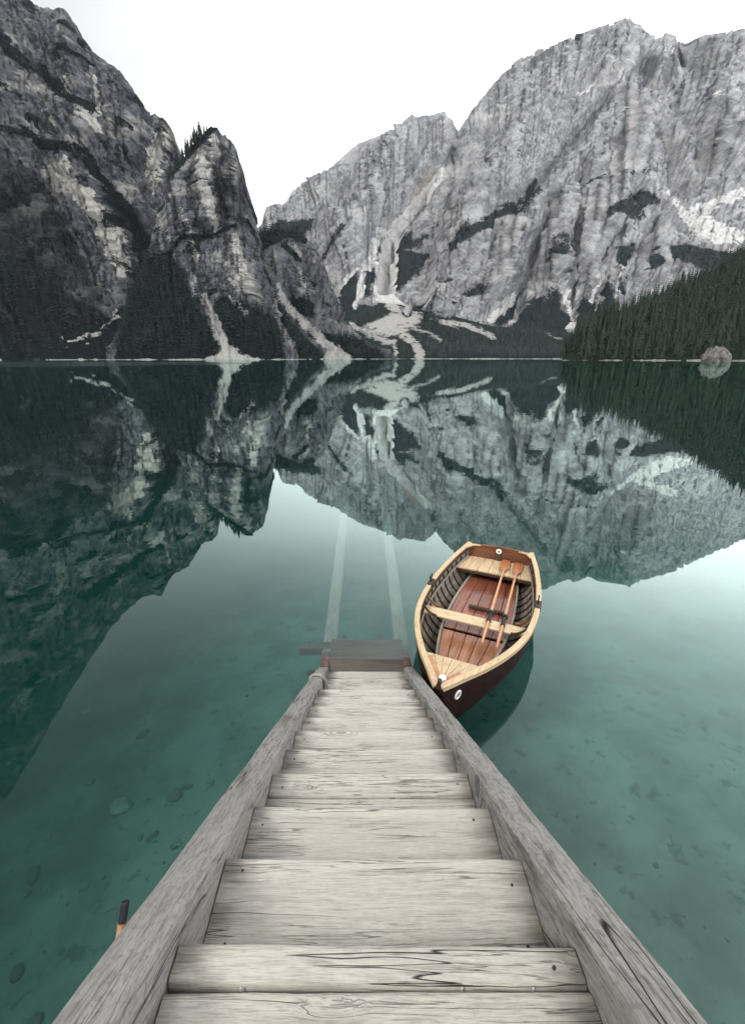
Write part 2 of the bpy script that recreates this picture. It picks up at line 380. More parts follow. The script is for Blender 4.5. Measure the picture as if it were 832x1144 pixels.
SURF = {}
def qf_(X, Y, Z): return st(X, Y, Z)
def line_prof(px, py, pts, w):
    pts = np.array(pts, float); best = np.full(px.shape, 1e9)
    for a, b in zip(pts[:-1], pts[1:]):
        d = b - a; tt = np.clip(((px - a[0]) * d[0] + (py - a[1]) * d[1]) / (d * d).sum(), 0, 1)
        best = np.minimum(best, np.hypot(px - a[0] - tt * d[0], py - a[1] - tt * d[1]))
    return np.clip(1 - best / w, 0, 1) ** 1.3
def massif(name, label, sil, base, nu, nv, prof, amp, fs, paint, mat, shear=.5, back=.22, ridge_amp=.25, stretch=(1, .8, .68), warp=3.0, terr=0.0, kind_seed=0.0, ribs=(), strata=55):
    sil = np.array(sil, float); base = np.array(base, float)
    tt, ee = ray_te(sil[:, 0], sil[:, 1]); o_ = np.argsort(tt); tt, ee, yr = tt[o_], ee[o_], sil[o_, 2]
    tb, _ = ray_te(base[:, 0], np.full(len(base), 400.))
    T = np.linspace(tt[0], tt[-1], nu)
    er = np.interp(T, tt, ee); Yr = np.interp(T, tt, yr); Yb = np.interp(T, tb, base[:, 1]); Yb = Yb + fbm(st(T * 14, T * 0 + kind_seed + 3, T * 0), 5, gain=.6) * .03 * Yb
    jag = fbm(st(T * fs[1] * 2600, T * 0 + kind_seed, T * 0), 6, gain=.66) * 1.6
    zr = H + er * Yr + jag * amp * ridge_amp
    nb = max(3, int(nv * back)); V1 = np.linspace(0, 1, nv); pr = np.array(prof, float)
    g = np.interp(V1, pr[:, 0], pr[:, 1])
    k = np.ones(9) / 9; g = np.convolve(np.pad(g, 4, mode='edge'), k, 'valid')
    zb = -2.0
    Y = Yb[None] + (Yr - Yb)[None] * g[:, None]; Z = zb + (zr - zb)[None] * V1[:, None]
    Vb = np.linspace(0, 1, nb + 1)[1:]
    D = (Yr - Yb)
    Yk = Yr[None] + D[None] * 1.1 * Vb[:, None]; Zk = zr[None] * (1 - Vb[:, None] ** 1.3) - 2 * Vb[:, None]
    Y = np.vstack([Y, Yk]); Z = np.vstack([Z, Zk]); X = T[None] * Y
    Pm = st(X, Y, Z)
    du = np.gradient(Pm, axis=1); dv = np.gradient(Pm, axis=0)
    N = np.cross(du, dv); N /= np.linalg.norm(N, axis=-1, keepdims=True) + 1e-9
    win = np.concatenate([sstep(0, .10, V1) * (1 - (1 - ridge_amp) * sstep(.86, 1, V1)), np.full(nb, ridge_amp)])[:, None]
    ang = shear
    xs = X * math.cos(ang) - Z * math.sin(ang); zs = X * math.sin(ang) + Z * math.cos(ang)
    q = st(xs * stretch[0], Y * stretch[1], zs * stretch[2]) / 1.0
    big = fbm(q * fs[0] + kind_seed, 3, ridged=True)
    mid = fbm(q * fs[1] + kind_seed + 5, 4, gain=.55, ridged=True)
    qf = st(X, Y, Z)
    fine = fbm(qf * fs[2] + kind_seed + 9, 3, gain=.6)
    eu = np.minimum(sstep(0, .05, np.linspace(0, 1, nu)), sstep(0, .05, 1 - np.linspace(0, 1, nu)))[None] * .85 + .15
    win = win * eu
    sa = math.radians(strata); al = X * math.cos(sa) + Z * math.sin(sa); ac = -X * math.sin(sa) + Z * math.cos(sa)
    stt = fbm(st(ac * fs[1] * 3.2, al * fs[1] * .45, Y * fs[1] * .45) + kind_seed + 21, 4, gain=.62, ridged=True)
    d = amp * (big * .9 + mid * .40 + fine * .30 + stt * .22)
    if terr:
        ph = (Z * math.cos(.35) + X * math.sin(.35)) * terr + fbm(qf * fs[0] * 2, 3) * 1.5
        d = d + amp * .16 * (np.abs((ph % 1) - .5) * 2 - .5)
    bx, by = project(X, np.maximum(Y, 5), Z)
    bx = bx + fbm(qf_(X, Y, Z) * fs[1], 3) * 7; by = by + fbm(qf_(X, Y, Z) * fs[1] + 9, 3) * 7
    for pts, wd, dep in ribs:
        d = d + dep * line_prof(bx, by, pts, wd)
    Pm = Pm + N * (d * win)[..., None]
    # bring the skyline back to its height after the relief has moved it
    for _ in range(2):
        X, Y, Z = Pm[..., 0], Pm[..., 1], Pm[..., 2]
        Tp = X / Y; el = (Z - H) / Y; bi = np.clip(((Tp - T[0]) / (T[-1] - T[0]) * (nu - 1)).round().astype(int), 0, nu - 1)
        mxe = np.full(nu, -1.); np.maximum.at(mxe, bi.ravel(), el.ravel()); mxe = np.maximum(mxe, .003)
        ratio = np.clip(er / mxe, .75, 1.3); kw = 10 if _ == 0 else 5; k5 = np.hanning(2 * kw + 3)[1:-1]; k5 /= k5.sum(); ratio = np.convolve(np.pad(ratio, kw, mode='edge'), k5, 'valid')
        wv = np.concatenate([sstep(.25, .95, V1), np.ones(nb)])[:, None]
        rr_ = np.interp(Tp, T, ratio)
        Pm[..., 2] = H + (Z - H) * (1 + (rr_ - 1) * wv)
    X, Y, Z = Pm[..., 0], Pm[..., 1], Pm[..., 2]
    px, py = project(X, np.maximum(Y, 5), Z)
    wx = fbm(qf * fs[1] * 1.6 + 31, 4, gain=.6) * warp * 2; wy = fbm(qf * fs[1] * 1.6 + 47, 4, gain=.6) * warp * 2
    C = paint(px + wx, py + wy, dict(Z=Z, px=px, py=py, n=fbm(qf * fs[1] + 77, 4), N=N))
    me = mesh_np(name, Pm.reshape(-1, 3), grid_faces(nv + nb, nu), True)
    ca = me.color_attributes.new('paint', 'FLOAT_COLOR', 'POINT'); ca.data.foreach_set('color', np.clip(C, 0, 1).reshape(-1, 4).astype(np.float32).ravel())
    o = link(name, me, mat); tag(o, label, None, None, 'structure')
    SURF[name] = dict(P=Pm, px=px, py=py, C=C, nv=nv, wx=wx, wy=wy)
    return o
def RGBA(px, veg=None, scree=None, dark=None, warm=None):
    z = np.zeros(px.shape)
    return st(*[z if a is None else a for a in (veg, scree, dark, warm)])

# big pale mountain on the right
def paint_right(px, py, q):
    veg = mx(poly(px, py, [(548, 250), (560, 232), (578, 226), (598, 198), (606, 200), (603, 220), (590, 234), (572, 240)]) * .9,
             poly(px, py, [(512, 262), (525, 248), (560, 230), (575, 226), (572, 238), (540, 254), (520, 266)]),
             poly(px, py, [(668, 244), (690, 226), (706, 214), (728, 214), (735, 224), (722, 232), (716, 246), (704, 244), (698, 236), (680, 240)]),
             line(px, py, [(655, 208), (672, 195)], 4), line(px, py, [(704, 197), (724, 188)], 4),
             poly(px, py, [(570, 368), (588, 342), (604, 326), (620, 314), (631, 326), (635, 368)]),
             poly(px, py, [(643, 366), (646, 325), (655, 309), (661, 322), (664, 346), (668, 322), (679, 308), (690, 340), (686, 366)]),
             poly(px, py, [(548, 362), (556, 350), (570, 340), (584, 326), (586, 336), (572, 356), (566, 366)]),
             poly(px, py, [(686, 292), (694, 276), (706, 272), (713, 280), (706, 288), (694, 296)]),
             poly(px, py, [(720, 302), (726, 286), (736, 281), (747, 290), (738, 298), (730, 304)]),
             poly(px, py, [(752, 272), (768, 268), (780, 272), (812, 280), (832, 282), (832, 300), (760, 300)]),
             poly(px, py, [(686, 330), (692, 312), (700, 304), (702, 314), (694, 330)]),
             poly(px, py, [(445, 352), (480, 350), (540, 366), (640, 360), (832, 330), (832, 410), (445, 410)]),
             poly(px, py, [(512, 330), (520, 322), (540, 320), (548, 326), (532, 332)]) * .8,
             line(px, py, [(455, 330), (475, 300), (500, 280)], 5) * .75)
    spk = sstep(.08, .40, q['n'])
    veg = mx(veg, poly(px, py, [(600, 322), (606, 285), (622, 252), (640, 250), (640, 285), (634, 322)], 8) * (.35 + .5 * spk),
             poly(px, py, [(560, 300), (575, 262), (590, 262), (582, 300)], 8) * spk * .6,
             poly(px, py, [(640, 300), (690, 262), (720, 258), (745, 268), (720, 300), (680, 318)], 8) * spk * .75,
             poly(px, py, [(470, 345), (500, 250), (520, 240), (560, 340)], 8) * spk * .6)
    scree = mx(poly(px, py, [(630, 322), (640, 318), (644, 322), (641, 345), (646, 368), (633, 368), (636, 345)]),
               poly(px, py, [(545, 356), (552, 344), (568, 331), (576, 328), (572, 340), (560, 350), (552, 360)]),
               line(px, py, [(592, 326), (584, 338), (577, 350), (573, 362)], 5), line(px, py, [(668, 306), (661, 322), (659, 340)], 5, 3),
               line(px, py, [(700, 292), (690, 318), (684, 336)], 5, 3),
               poly(px, py, [(750, 216), (757, 218), (766, 236), (790, 242), (832, 256), (832, 272), (800, 270), (776, 258), (760, 243)]),
               poly(px, py, [(770, 233), (788, 224), (812, 214), (832, 208), (832, 220), (800, 230), (782, 238)]),
               line(px, py, [(646, 104), (660, 96), (668, 92)], 4) * .9, line(px, py, [(736, 54), (755, 53)], 2.5) * .9, line(px, py, [(700, 64), (712, 68)], 2.5) * .9,
               line(px, py, [(790, 100), (806, 104)], 4) * .8, line(px, py, [(745, 112), (752, 108)], 3) * .8)
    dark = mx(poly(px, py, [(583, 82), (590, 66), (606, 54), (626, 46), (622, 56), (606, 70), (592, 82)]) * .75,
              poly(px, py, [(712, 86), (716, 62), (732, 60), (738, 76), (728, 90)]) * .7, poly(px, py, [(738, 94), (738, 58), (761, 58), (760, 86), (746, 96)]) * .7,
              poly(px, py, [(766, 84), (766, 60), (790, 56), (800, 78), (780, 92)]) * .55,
              line(px, py, [(700, 76), (668, 122), (640, 155), (610, 190)], 4) * .85, line(px, py, [(548, 196), (580, 165)], 3) * .8,  # first line: shade of the diagonal gully painted into the rock
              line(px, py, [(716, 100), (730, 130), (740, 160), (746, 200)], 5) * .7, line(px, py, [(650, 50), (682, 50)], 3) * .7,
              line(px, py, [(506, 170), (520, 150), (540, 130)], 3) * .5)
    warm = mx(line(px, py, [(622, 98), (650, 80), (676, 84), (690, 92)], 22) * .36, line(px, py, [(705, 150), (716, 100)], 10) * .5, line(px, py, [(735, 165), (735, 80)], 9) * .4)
    veg = veg * np.clip(.9 + .9 * q['n'], .4, 1.15)
    return RGBA(px, veg, scree, dark, warm)
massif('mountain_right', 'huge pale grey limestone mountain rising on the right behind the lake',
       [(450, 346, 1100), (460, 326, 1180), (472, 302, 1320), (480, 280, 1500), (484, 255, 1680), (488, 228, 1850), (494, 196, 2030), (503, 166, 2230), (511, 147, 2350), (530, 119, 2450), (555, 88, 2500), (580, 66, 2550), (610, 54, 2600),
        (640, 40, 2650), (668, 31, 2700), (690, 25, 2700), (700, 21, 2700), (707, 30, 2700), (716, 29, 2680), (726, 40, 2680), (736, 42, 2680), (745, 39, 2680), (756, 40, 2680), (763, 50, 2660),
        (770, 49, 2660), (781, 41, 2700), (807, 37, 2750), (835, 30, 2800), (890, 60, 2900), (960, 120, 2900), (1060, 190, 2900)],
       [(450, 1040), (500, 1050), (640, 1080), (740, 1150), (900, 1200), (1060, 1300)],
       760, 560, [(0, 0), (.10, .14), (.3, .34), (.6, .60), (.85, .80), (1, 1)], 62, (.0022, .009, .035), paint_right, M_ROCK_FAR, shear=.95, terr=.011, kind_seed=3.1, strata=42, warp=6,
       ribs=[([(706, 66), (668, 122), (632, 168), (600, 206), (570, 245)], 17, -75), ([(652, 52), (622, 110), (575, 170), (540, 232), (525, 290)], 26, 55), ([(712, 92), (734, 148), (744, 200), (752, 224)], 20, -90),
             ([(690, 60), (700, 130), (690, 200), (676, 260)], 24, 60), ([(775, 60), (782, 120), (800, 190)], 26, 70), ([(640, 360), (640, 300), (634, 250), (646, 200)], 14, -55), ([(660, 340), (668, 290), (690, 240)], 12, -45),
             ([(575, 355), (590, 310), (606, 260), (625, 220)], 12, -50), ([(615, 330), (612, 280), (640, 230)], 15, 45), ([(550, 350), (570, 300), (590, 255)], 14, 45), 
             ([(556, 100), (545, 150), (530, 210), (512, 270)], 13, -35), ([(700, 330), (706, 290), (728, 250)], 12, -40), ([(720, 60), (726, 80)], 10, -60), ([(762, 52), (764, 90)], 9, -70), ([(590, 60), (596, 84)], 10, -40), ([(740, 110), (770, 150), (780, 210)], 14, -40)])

# middle peak with the scree chute
def paint_mid(px, py, q):
    scree = mx(line(px, py, [(489, 198), (476, 216), (458, 238), (443, 256), (436, 276), (432, 300), (428, 336)], 9, 24),
               line(px, py, [(434, 262), (424, 256), (418, 285), (412, 300)], 6), line(px, py, [(416, 268), (414, 290), (404, 305), (402, 325), (396, 342)], 6, 4),
               line(px, py, [(408, 320), (402, 330)], 5), line(px, py, [(490, 200), (494, 190)], 5),
               line(px, py, [(380, 322), (388, 312), (398, 300)], 4), line(px, py, [(426, 318), (440, 336), (452, 345)], 9))
    veg = mx(poly(px, py, [(433, 322), (436, 286), (448, 278), (480, 284), (474, 298), (458, 312), (444, 326)]),
             poly(px, py, [(443, 280), (448, 266), (462, 252), (482, 262), (478, 280)]) * (.35 + .6 * sstep(-.1, .3, q['n'])),
             poly(px, py, [(380, 350), (380, 322), (392, 306), (399, 304), (402, 325), (394, 350)]),
             poly(px, py, [(406, 330), (407, 300), (412, 288), (419, 300), (414, 328)]), poly(px, py, [(416, 288), (416, 268), (424, 260), (426, 280)]),
             line(px, py, [(356, 296), (376, 262), (384, 252)], 6) * .8, poly(px, py, [(296, 262), (310, 246), (352, 244), (346, 258), (330, 270), (300, 275)]) * .95,
             poly(px, py, [(380, 352), (400, 340), (470, 340), (500, 352), (470, 410), (370, 410)]) * .9)
    red = line(px, py, [(482, 192), (470, 212), (456, 236)], 9)
    return RGBA(px, veg, scree, line(px, py, [(506, 150), (500, 180), (484, 215), (466, 232)], 3) * .7, red * .9 + line(px, py, [(440, 250), (432, 290)], 14) * .5)
massif('mountain_middle', 'pale grey middle peak with a white scree chute falling to the valley',
       [(270, 262, 2100), (292, 252, 2100), (296, 234, 2120), (303, 229, 2120), (318, 228, 2130), (326, 214, 2150), (340, 202, 2170), (352, 196, 2200), (368, 188, 2200), (385, 172, 2250), (400, 160, 2250), (416, 154, 2250),
        (430, 148, 2280), (446, 138, 2300), (462, 131, 2300), (480, 128, 2300), (496, 124, 2300), (500, 131, 2300), (506, 134, 2300), (511, 148, 2320), (530, 150, 2500), (556, 170, 2700)],
       [(270, 1050), (400, 1080), (446, 1120), (560, 1300)],
       560, 420, [(0, 0), (.12, .18), (.3, .40), (.6, .66), (.85, .84), (1, 1)], 46, (.003, .011, .04), paint_mid, M_ROCK_FAR, shear=.85, kind_seed=8.2, strata=46,
       ribs=[([(494, 180), (470, 222), (440, 260), (428, 330)], 16, -80), ([(455, 140), (440, 190), (415, 235), (395, 290)], 22, 60), ([(352, 200), (375, 240), (385, 290)], 18, 50), ([(400, 165), (385, 210), (360, 250)], 16, -50), ([(480, 130), (474, 170), (455, 200)], 12, -35), ([(505, 140), (490, 180)], 10, 40)])

# tall cliffs on the left
def paint_cliff(px, py, q):
    veg = mx(line(px, py, [(-60, 0), (50, 84), (66, 100), (84, 112), (106, 122)], 15, 8), line(px, py, [(-60, 120), (50, 158), (80, 162), (96, 172), (112, 196), (126, 220), (142, 240), (160, 268), (182, 288)], 10, 15),
             line(px, py, [(100, 150), (118, 165), (140, 196)], 8) * .8, line(px, py, [(170, 128), (182, 134), (186, 142)], 6),
             poly(px, py, [(-140, 250), (60, 296), (70, 320), (100, 345), (128, 358), (140, 330), (150, 300), (170, 280), (200, 275), (214, 300), (222, 360), (222, 410), (-140, 410)]),
             poly(px, py, [(-140, 60), (66, 225), (90, 268), (100, 300), (80, 310), (-140, 290)]) * (.3 + .5 * sstep(-.1, .25, q['n'])),
             sstep(.12, .45, q['n']) * .62)
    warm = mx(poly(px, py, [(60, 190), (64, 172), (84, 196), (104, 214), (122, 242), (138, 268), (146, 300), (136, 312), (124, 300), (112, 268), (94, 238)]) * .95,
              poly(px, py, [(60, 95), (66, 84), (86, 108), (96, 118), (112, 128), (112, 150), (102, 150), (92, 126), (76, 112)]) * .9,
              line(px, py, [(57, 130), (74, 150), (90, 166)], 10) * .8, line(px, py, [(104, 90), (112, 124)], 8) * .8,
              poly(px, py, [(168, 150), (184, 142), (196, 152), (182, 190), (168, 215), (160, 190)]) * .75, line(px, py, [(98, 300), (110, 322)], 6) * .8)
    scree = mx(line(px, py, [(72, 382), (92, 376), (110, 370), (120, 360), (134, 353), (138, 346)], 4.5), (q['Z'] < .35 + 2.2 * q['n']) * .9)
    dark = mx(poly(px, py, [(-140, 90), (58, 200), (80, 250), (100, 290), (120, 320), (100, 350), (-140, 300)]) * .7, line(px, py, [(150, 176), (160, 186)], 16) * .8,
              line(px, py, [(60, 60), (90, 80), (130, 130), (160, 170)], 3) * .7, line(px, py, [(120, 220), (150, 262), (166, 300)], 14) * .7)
    veg = veg * np.clip(.92 + 1.1 * q['n'], .25, 1.2)
    return RGBA(px, veg, scree, dark, warm)
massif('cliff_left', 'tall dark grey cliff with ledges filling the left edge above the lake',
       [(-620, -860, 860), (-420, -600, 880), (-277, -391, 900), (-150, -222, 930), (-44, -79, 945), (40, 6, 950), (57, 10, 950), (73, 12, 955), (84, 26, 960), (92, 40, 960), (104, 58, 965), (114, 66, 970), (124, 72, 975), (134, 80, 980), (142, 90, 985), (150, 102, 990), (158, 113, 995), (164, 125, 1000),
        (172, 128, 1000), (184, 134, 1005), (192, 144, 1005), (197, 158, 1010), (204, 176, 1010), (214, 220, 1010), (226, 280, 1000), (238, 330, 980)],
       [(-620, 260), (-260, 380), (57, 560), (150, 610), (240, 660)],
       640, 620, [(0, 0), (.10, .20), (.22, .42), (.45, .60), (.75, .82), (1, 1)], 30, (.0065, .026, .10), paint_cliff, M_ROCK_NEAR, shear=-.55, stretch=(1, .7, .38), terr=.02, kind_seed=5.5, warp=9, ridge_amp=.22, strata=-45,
       ribs=[([(50, 150), (95, 172), (125, 218), (150, 255), (180, 290)], 13, -26), ([(62, 180), (88, 205), (115, 245), (140, 300)], 14, 20), ([(50, 90), (80, 110), (112, 130), (150, 200)], 10, -18), ([(104, 60), (125, 110), (160, 170), (172, 230)], 15, 16), ([(164, 130), (166, 180), (160, 220)], 9, -22), ([(60, 60), (90, 85), (130, 140)], 10, 15), ([(60, 215), (90, 270), (110, 330)], 12, -18), ([(184, 140), (186, 180)], 10, 15)])

def paint_crag(px, py, q):
    warm = mx(line(px, py, [(226, 178), (228, 205), (236, 235), (242, 258)], 14, 10) * .95, line(px, py, [(238, 152), (243, 172)], 9) * .9, line(px, py, [(262, 262), (266, 285), (272, 305)], 9) * .95,
              line(px, py, [(212, 270), (220, 290)], 8) * .8, line(px, py, [(256, 310), (266, 326)], 6) * .8, line(px, py, [(272, 190), (270, 215)], 6) * .6, line(px, py, [(200, 235), (214, 262)], 12) * .5)
    scree = mx(line(px, py, [(214, 308), (216, 330)], 5), line(px, py, [(228, 330), (236, 350), (244, 366), (250, 384), (256, 396)], 7, 9),
               poly(px, py, [(228, 403), (248, 392), (254, 384), (262, 388), (274, 395), (294, 403)]), line(px, py, [(256, 330), (266, 340), (276, 352)], 3.5), (q['Z'] < .35 + 2.2 * q['n']) * .9)
    veg = mx(line(px, py, [(188, 290), (196, 272), (206, 264), (222, 265), (240, 262), (256, 254), (270, 250), (284, 243)], 6, 4),
             poly(px, py, [(172, 225), (180, 200), (192, 186), (204, 168), (218, 148), (230, 138), (248, 142), (240, 146), (222, 166), (206, 182), (190, 196)]),
             poly(px, py, [(128, 410), (140, 330), (152, 300), (170, 284), (186, 282), (200, 296), (208, 318), (216, 340), (228, 352), (236, 370), (244, 386), (240, 410)]),
             poly(px, py, [(236, 350), (244, 330), (262, 334), (282, 344), (310, 356), (320, 410), (262, 410), (252, 372)]),
             line(px, py, [(242, 200), (248, 230)], 9) * .55, sstep(.16, .45, q['n']) * .6)
    dark = mx(line(px, py, [(236, 176), (244, 215), (252, 250)], 9) * .75, line(px, py, [(256, 150), (262, 190), (260, 235)], 8) * .6, line(px, py, [(250, 206), (256, 214)], 12) * .8)
    return RGBA(px, veg, scree, dark, warm)
massif('crag_left', 'craggy grey tower with pale streaks and trees on its top on the left shore',
       [(118, 396, 600), (130, 372, 620), (142, 346, 640), (152, 326, 660), (160, 305, 680), (168, 270, 700), (176, 236, 715), (184, 210, 725), (192, 196, 735), (204, 180, 745), (214, 164, 750), (224, 152, 755), (232, 145, 760), (240, 142, 760), (246, 148, 760), (252, 152, 762), (259, 159, 764), (265, 167, 766),
        (270, 172, 768), (272, 188, 768), (272, 206, 770), (276, 214, 772), (281, 224, 774), (285, 236, 776), (288, 250, 776), (291, 268, 770), (297, 292, 760), (304, 318, 740), (312, 345, 720), (322, 372, 700), (332, 394, 680)],
       [(118, 585), (220, 590), (258, 585), (332, 640)],
       440, 560, [(0, 0), (.12, .24), (.26, .48), (.5, .66), (.8, .86), (1, 1)], 17, (.012, .04, .14), paint_crag, M_ROCK_CRAG, shear=.18, stretch=(1, .7, .34), kind_seed=2.7, strata=72, ridge_amp=.42, warp=3,
       ribs=[([(236, 146), (230, 200), (238, 255)], 9, 14), ([(248, 150), (246, 200), (256, 250)], 8, -13), ([(262, 165), (264, 220), (276, 250)], 8, 11), ([(214, 175), (206, 220), (214, 262)], 10, 10), ([(190, 290), (206, 266), (240, 262), (284, 244)], 6, -9), ([(256, 262), (268, 300), (280, 340)], 9, 9), ([(226, 330), (244, 366), (254, 392)], 8, -7), ([(196, 210), (184, 250), (170, 300)], 9, -9), ([(222, 270), (232, 310), (250, 345)], 9, 8)])

def paint_spur(px, py, q):
    scree = mx(line(px, py, [(314, 326), (322, 344), (334, 356), (348, 368), (362, 382), (378, 394), (388, 401)], 6, 10), line(px, py, [(310, 318), (318, 330)], 6),
               poly(px, py, [(358, 403), (364, 394), (376, 392), (398, 403)]), (q['Z'] < .4 + 2.2 * q['n']) * .9)
    veg = mx(poly(px, py, [(284, 246), (312, 252), (332, 254), (350, 264), (340, 272), (318, 266), (300, 276), (290, 300), (284, 300)]),
             poly(px, py, [(318, 352), (322, 336), (338, 332), (350, 338), (352, 356), (338, 352), (328, 344)]), line(px, py, [(318, 272), (334, 290)], 8) * .7,
             poly(px, py, [(240, 360), (260, 330), (276, 338), (298, 344), (312, 340), (320, 352), (340, 374), (362, 396), (362, 410), (240, 410)]),
             poly(px, py, [(350, 370), (372, 372), (395, 376), (430, 396), (430, 410), (384, 404)]) * .9, sstep(.14, .42, q['n']) * .62)
    warm = mx(line(px, py, [(326, 274), (336, 284)], 9) * .6, line(px, py, [(334, 300), (340, 320)], 7) * .6, line(px, py, [(368, 312), (378, 330)], 6) * .6)
    return RGBA(px, veg, scree, None, warm)
massif('rocky_spur', 'low grey rocky spur with a pale debris chute right of the craggy tower',
       [(262, 330, 860), (274, 290, 880), (284, 266, 890), (290, 260, 900), (304, 257, 905), (320, 258, 905), (332, 259, 905), (342, 266, 900), (352, 275, 895), (360, 290, 885), (366, 306, 875), (373, 322, 860), (380, 340, 845), (386, 354, 830), (396, 370, 815), (412, 382, 800), (430, 392, 790), (442, 398, 780)],
       [(262, 650), (320, 665), (390, 720), (442, 770)],
       360, 320, [(0, 0), (.15, .25), (.35, .48), (.7, .76), (1, 1)], 15, (.012, .04, .14), paint_spur, M_ROCK_MID, shear=.25, stretch=(1, .7, .4), kind_seed=6.1, ridge_amp=.2, warp=3,
       ribs=[([(314, 318), (335, 354), (385, 398)], 9, -10), ([(330, 262), (352, 300), (372, 345)], 10, 10), ([(304, 262), (310, 300), (330, 330)], 9, 9), ([(345, 270), (340, 300), (356, 345)], 7, -8)])

def paint_fan(px, py, q):
    scree = mx(line(px, py, [(420, 322), (434, 340), (452, 350), (476, 354), (500, 359), (522, 364), (540, 371), (550, 376)], 8, 5),
               poly(px, py, [(400, 369), (412, 360), (430, 352), (446, 346), (462, 350), (470, 358), (456, 366), (446, 374), (430, 376)]),
               line(px, py, [(380, 354), (396, 366), (414, 375), (440, 384)], 7, 6), line(px, py, [(440, 368), (454, 376), (464, 385), (470, 400)], 6, 9),
               line(px, py, [(440, 380), (442, 400)], 4), line(px, py, [(456, 364), (480, 372), (492, 380)], 5) * .7, line(px, py, [(536, 360), (560, 356), (585, 368)], 2.5) * .6, (q['Z'] < .8 + 2.5 * q['n']) * .95,
               line(px, py, [(610, 372), (625, 378)], 5) * .6)
    veg = np.full(px.shape, .9) * (1 - scree)
    return RGBA(px, veg, scree, None, None)
massif('valley_floor', 'wooded valley floor with white gravel streams at the far end of the lake',
       [(330, 396, 960), (366, 384, 1020), (384, 362, 1080), (402, 352, 1120), (424, 338, 1180), (446, 340, 1180), (470, 346, 1160), (510, 354, 1150), (550, 364, 1140), (590, 368, 1120), (640, 372, 1100), (720, 380, 1080), (840, 385, 1060)],
       [(330, 800), (430, 800), (520, 810), (640, 780), (840, 760)],
       420, 160, [(0, 0), (.3, .45), (1, 1)], 5, (.006, .02, .08), paint_fan, M_FAN, shear=0., kind_seed=1.4, ridge_amp=.4, back=.3)

def paint_hill(px, py, q):
    return RGBA(px, np.full(px.shape, .6), (q['Z'] < .5 + 2.2 * q['n']) * .95, None, None)
massif('hill_right', 'steep dark wooded hillside coming down to the right shore',
       [(628, 398, 520), (640, 372, 535), (660, 358, 550), (690, 348, 570), (716, 338, 590), (740, 328, 610), (770, 316, 630), (800, 300, 650), (840, 276, 670), (900, 240, 700), (1000, 190, 720)],
       [(628, 490), (700, 462), (800, 430), (900, 380), (1000, 330)],
       260, 160, [(0, 0), (.2, .25), (1, 1)], 4, (.01, .04, .12), paint_hill, M_HILL, shear=0., kind_seed=9.4, ridge_amp=.3)

# ------------------------------------------------------------------ conifers
def conifer_parts(seed, tiers=7, spikes=8, droop=.35, width=.17, fill=1.0):
    """unit-height spruce: ragged whorls of drooping triangular boughs"""
    r = np.random.default_rng(seed); V = []; Fc = []
    z0 = .06
    for i in range(tiers):
        u = i / (tiers - 1); z = z0 + (1 - z0) * (u ** .92) * .93
        R = width * (1 - u) ** .82 + .012
        n = max(4, int(round(spikes * (1 - .45 * u)))); a0 = r.uniform(0, 6.28)
        for k in range(n):
            if r.random() < .10: continue
            a = a0 + 6.283 * (k + r.uniform(-.3, .3)) / n; rr = R * r.uniform(.62, 1.25); wd = 2.2 * R / n * r.uniform(.8, 1.3) + .008
            ca, sa = math.cos(a), math.sin(a); zt = z - rr * droop * r.uniform(.6, 1.5); top = z + .055 * (1.1 - u) + .02
            b = len(V)
            V += [(0, 0, top), (ca * rr * .55 - sa * wd, sa * rr * .55 + ca * wd, z - rr * droop * .3), (ca * rr, sa * rr, zt), (ca * rr * .55 + sa * wd, sa * rr * .55 - ca * wd, z - rr * droop * .3), (ca * rr * .3, sa * rr * .3, z - .03)]
            Fc += [(b, b + 1, b + 2), (b, b + 2, b + 3), (b + 4, b + 2, b + 1), (b + 4, b + 3, b + 2)]
    b = len(V); V += [(.012, 0, .9), (-.006, .01, .9), (-.006, -.01, .9), (0, 0, 1.0)]; Fc += [(b, b + 1, b + 3), (b + 1, b + 2, b + 3), (b + 2, b, b + 3)]
    return np.array(V), np.array(Fc)
def needle_mat(name, a, b, sc=.08):
    m, t = new_mat(name)
    geo = t.n('ShaderNodeNewGeometry').outputs['Position']; rnd = t.n('ShaderNodeObjectInfo').outputs['Random']
    isl = t.n('ShaderNodeNewGeometry').outputs['Random Per Island']
    n = t.noise(geo, sc, 3, .6); n2 = t.noise(geo, .9, 2, .5)
    f = t.math('ADD', t.math('MULTIPLY', t.ramp(n, .3, .7), .45), t.math('ADD', t.math('MULTIPLY', rnd, .3), t.math('MULTIPLY', isl, .35)))
    c = t.mix(f, a, b); c = t.mix(t.math('MULTIPLY', t.ramp(n2, .55, .7), .35), c, tuple(x * .55 for x in a))
    t.out(t.principled(c, .8, None, .15)); return m
M_NEEDLE = needle_mat('spruce_needles', (.008, .015, .012), (.036, .054, .037))
M_NEEDLE_HAZED = needle_mat('hazed_valley_needles', (.014, .021, .021), (.050, .068, .063))  # lighter, bluer needles: valley haze put into the colour
M_NEEDLE_FAR = needle_mat('forest_needles', (.004, .007, .008), (.020, .029, .026))
M_BARK = plain('bark', (.07, .055, .045), .9, .1)

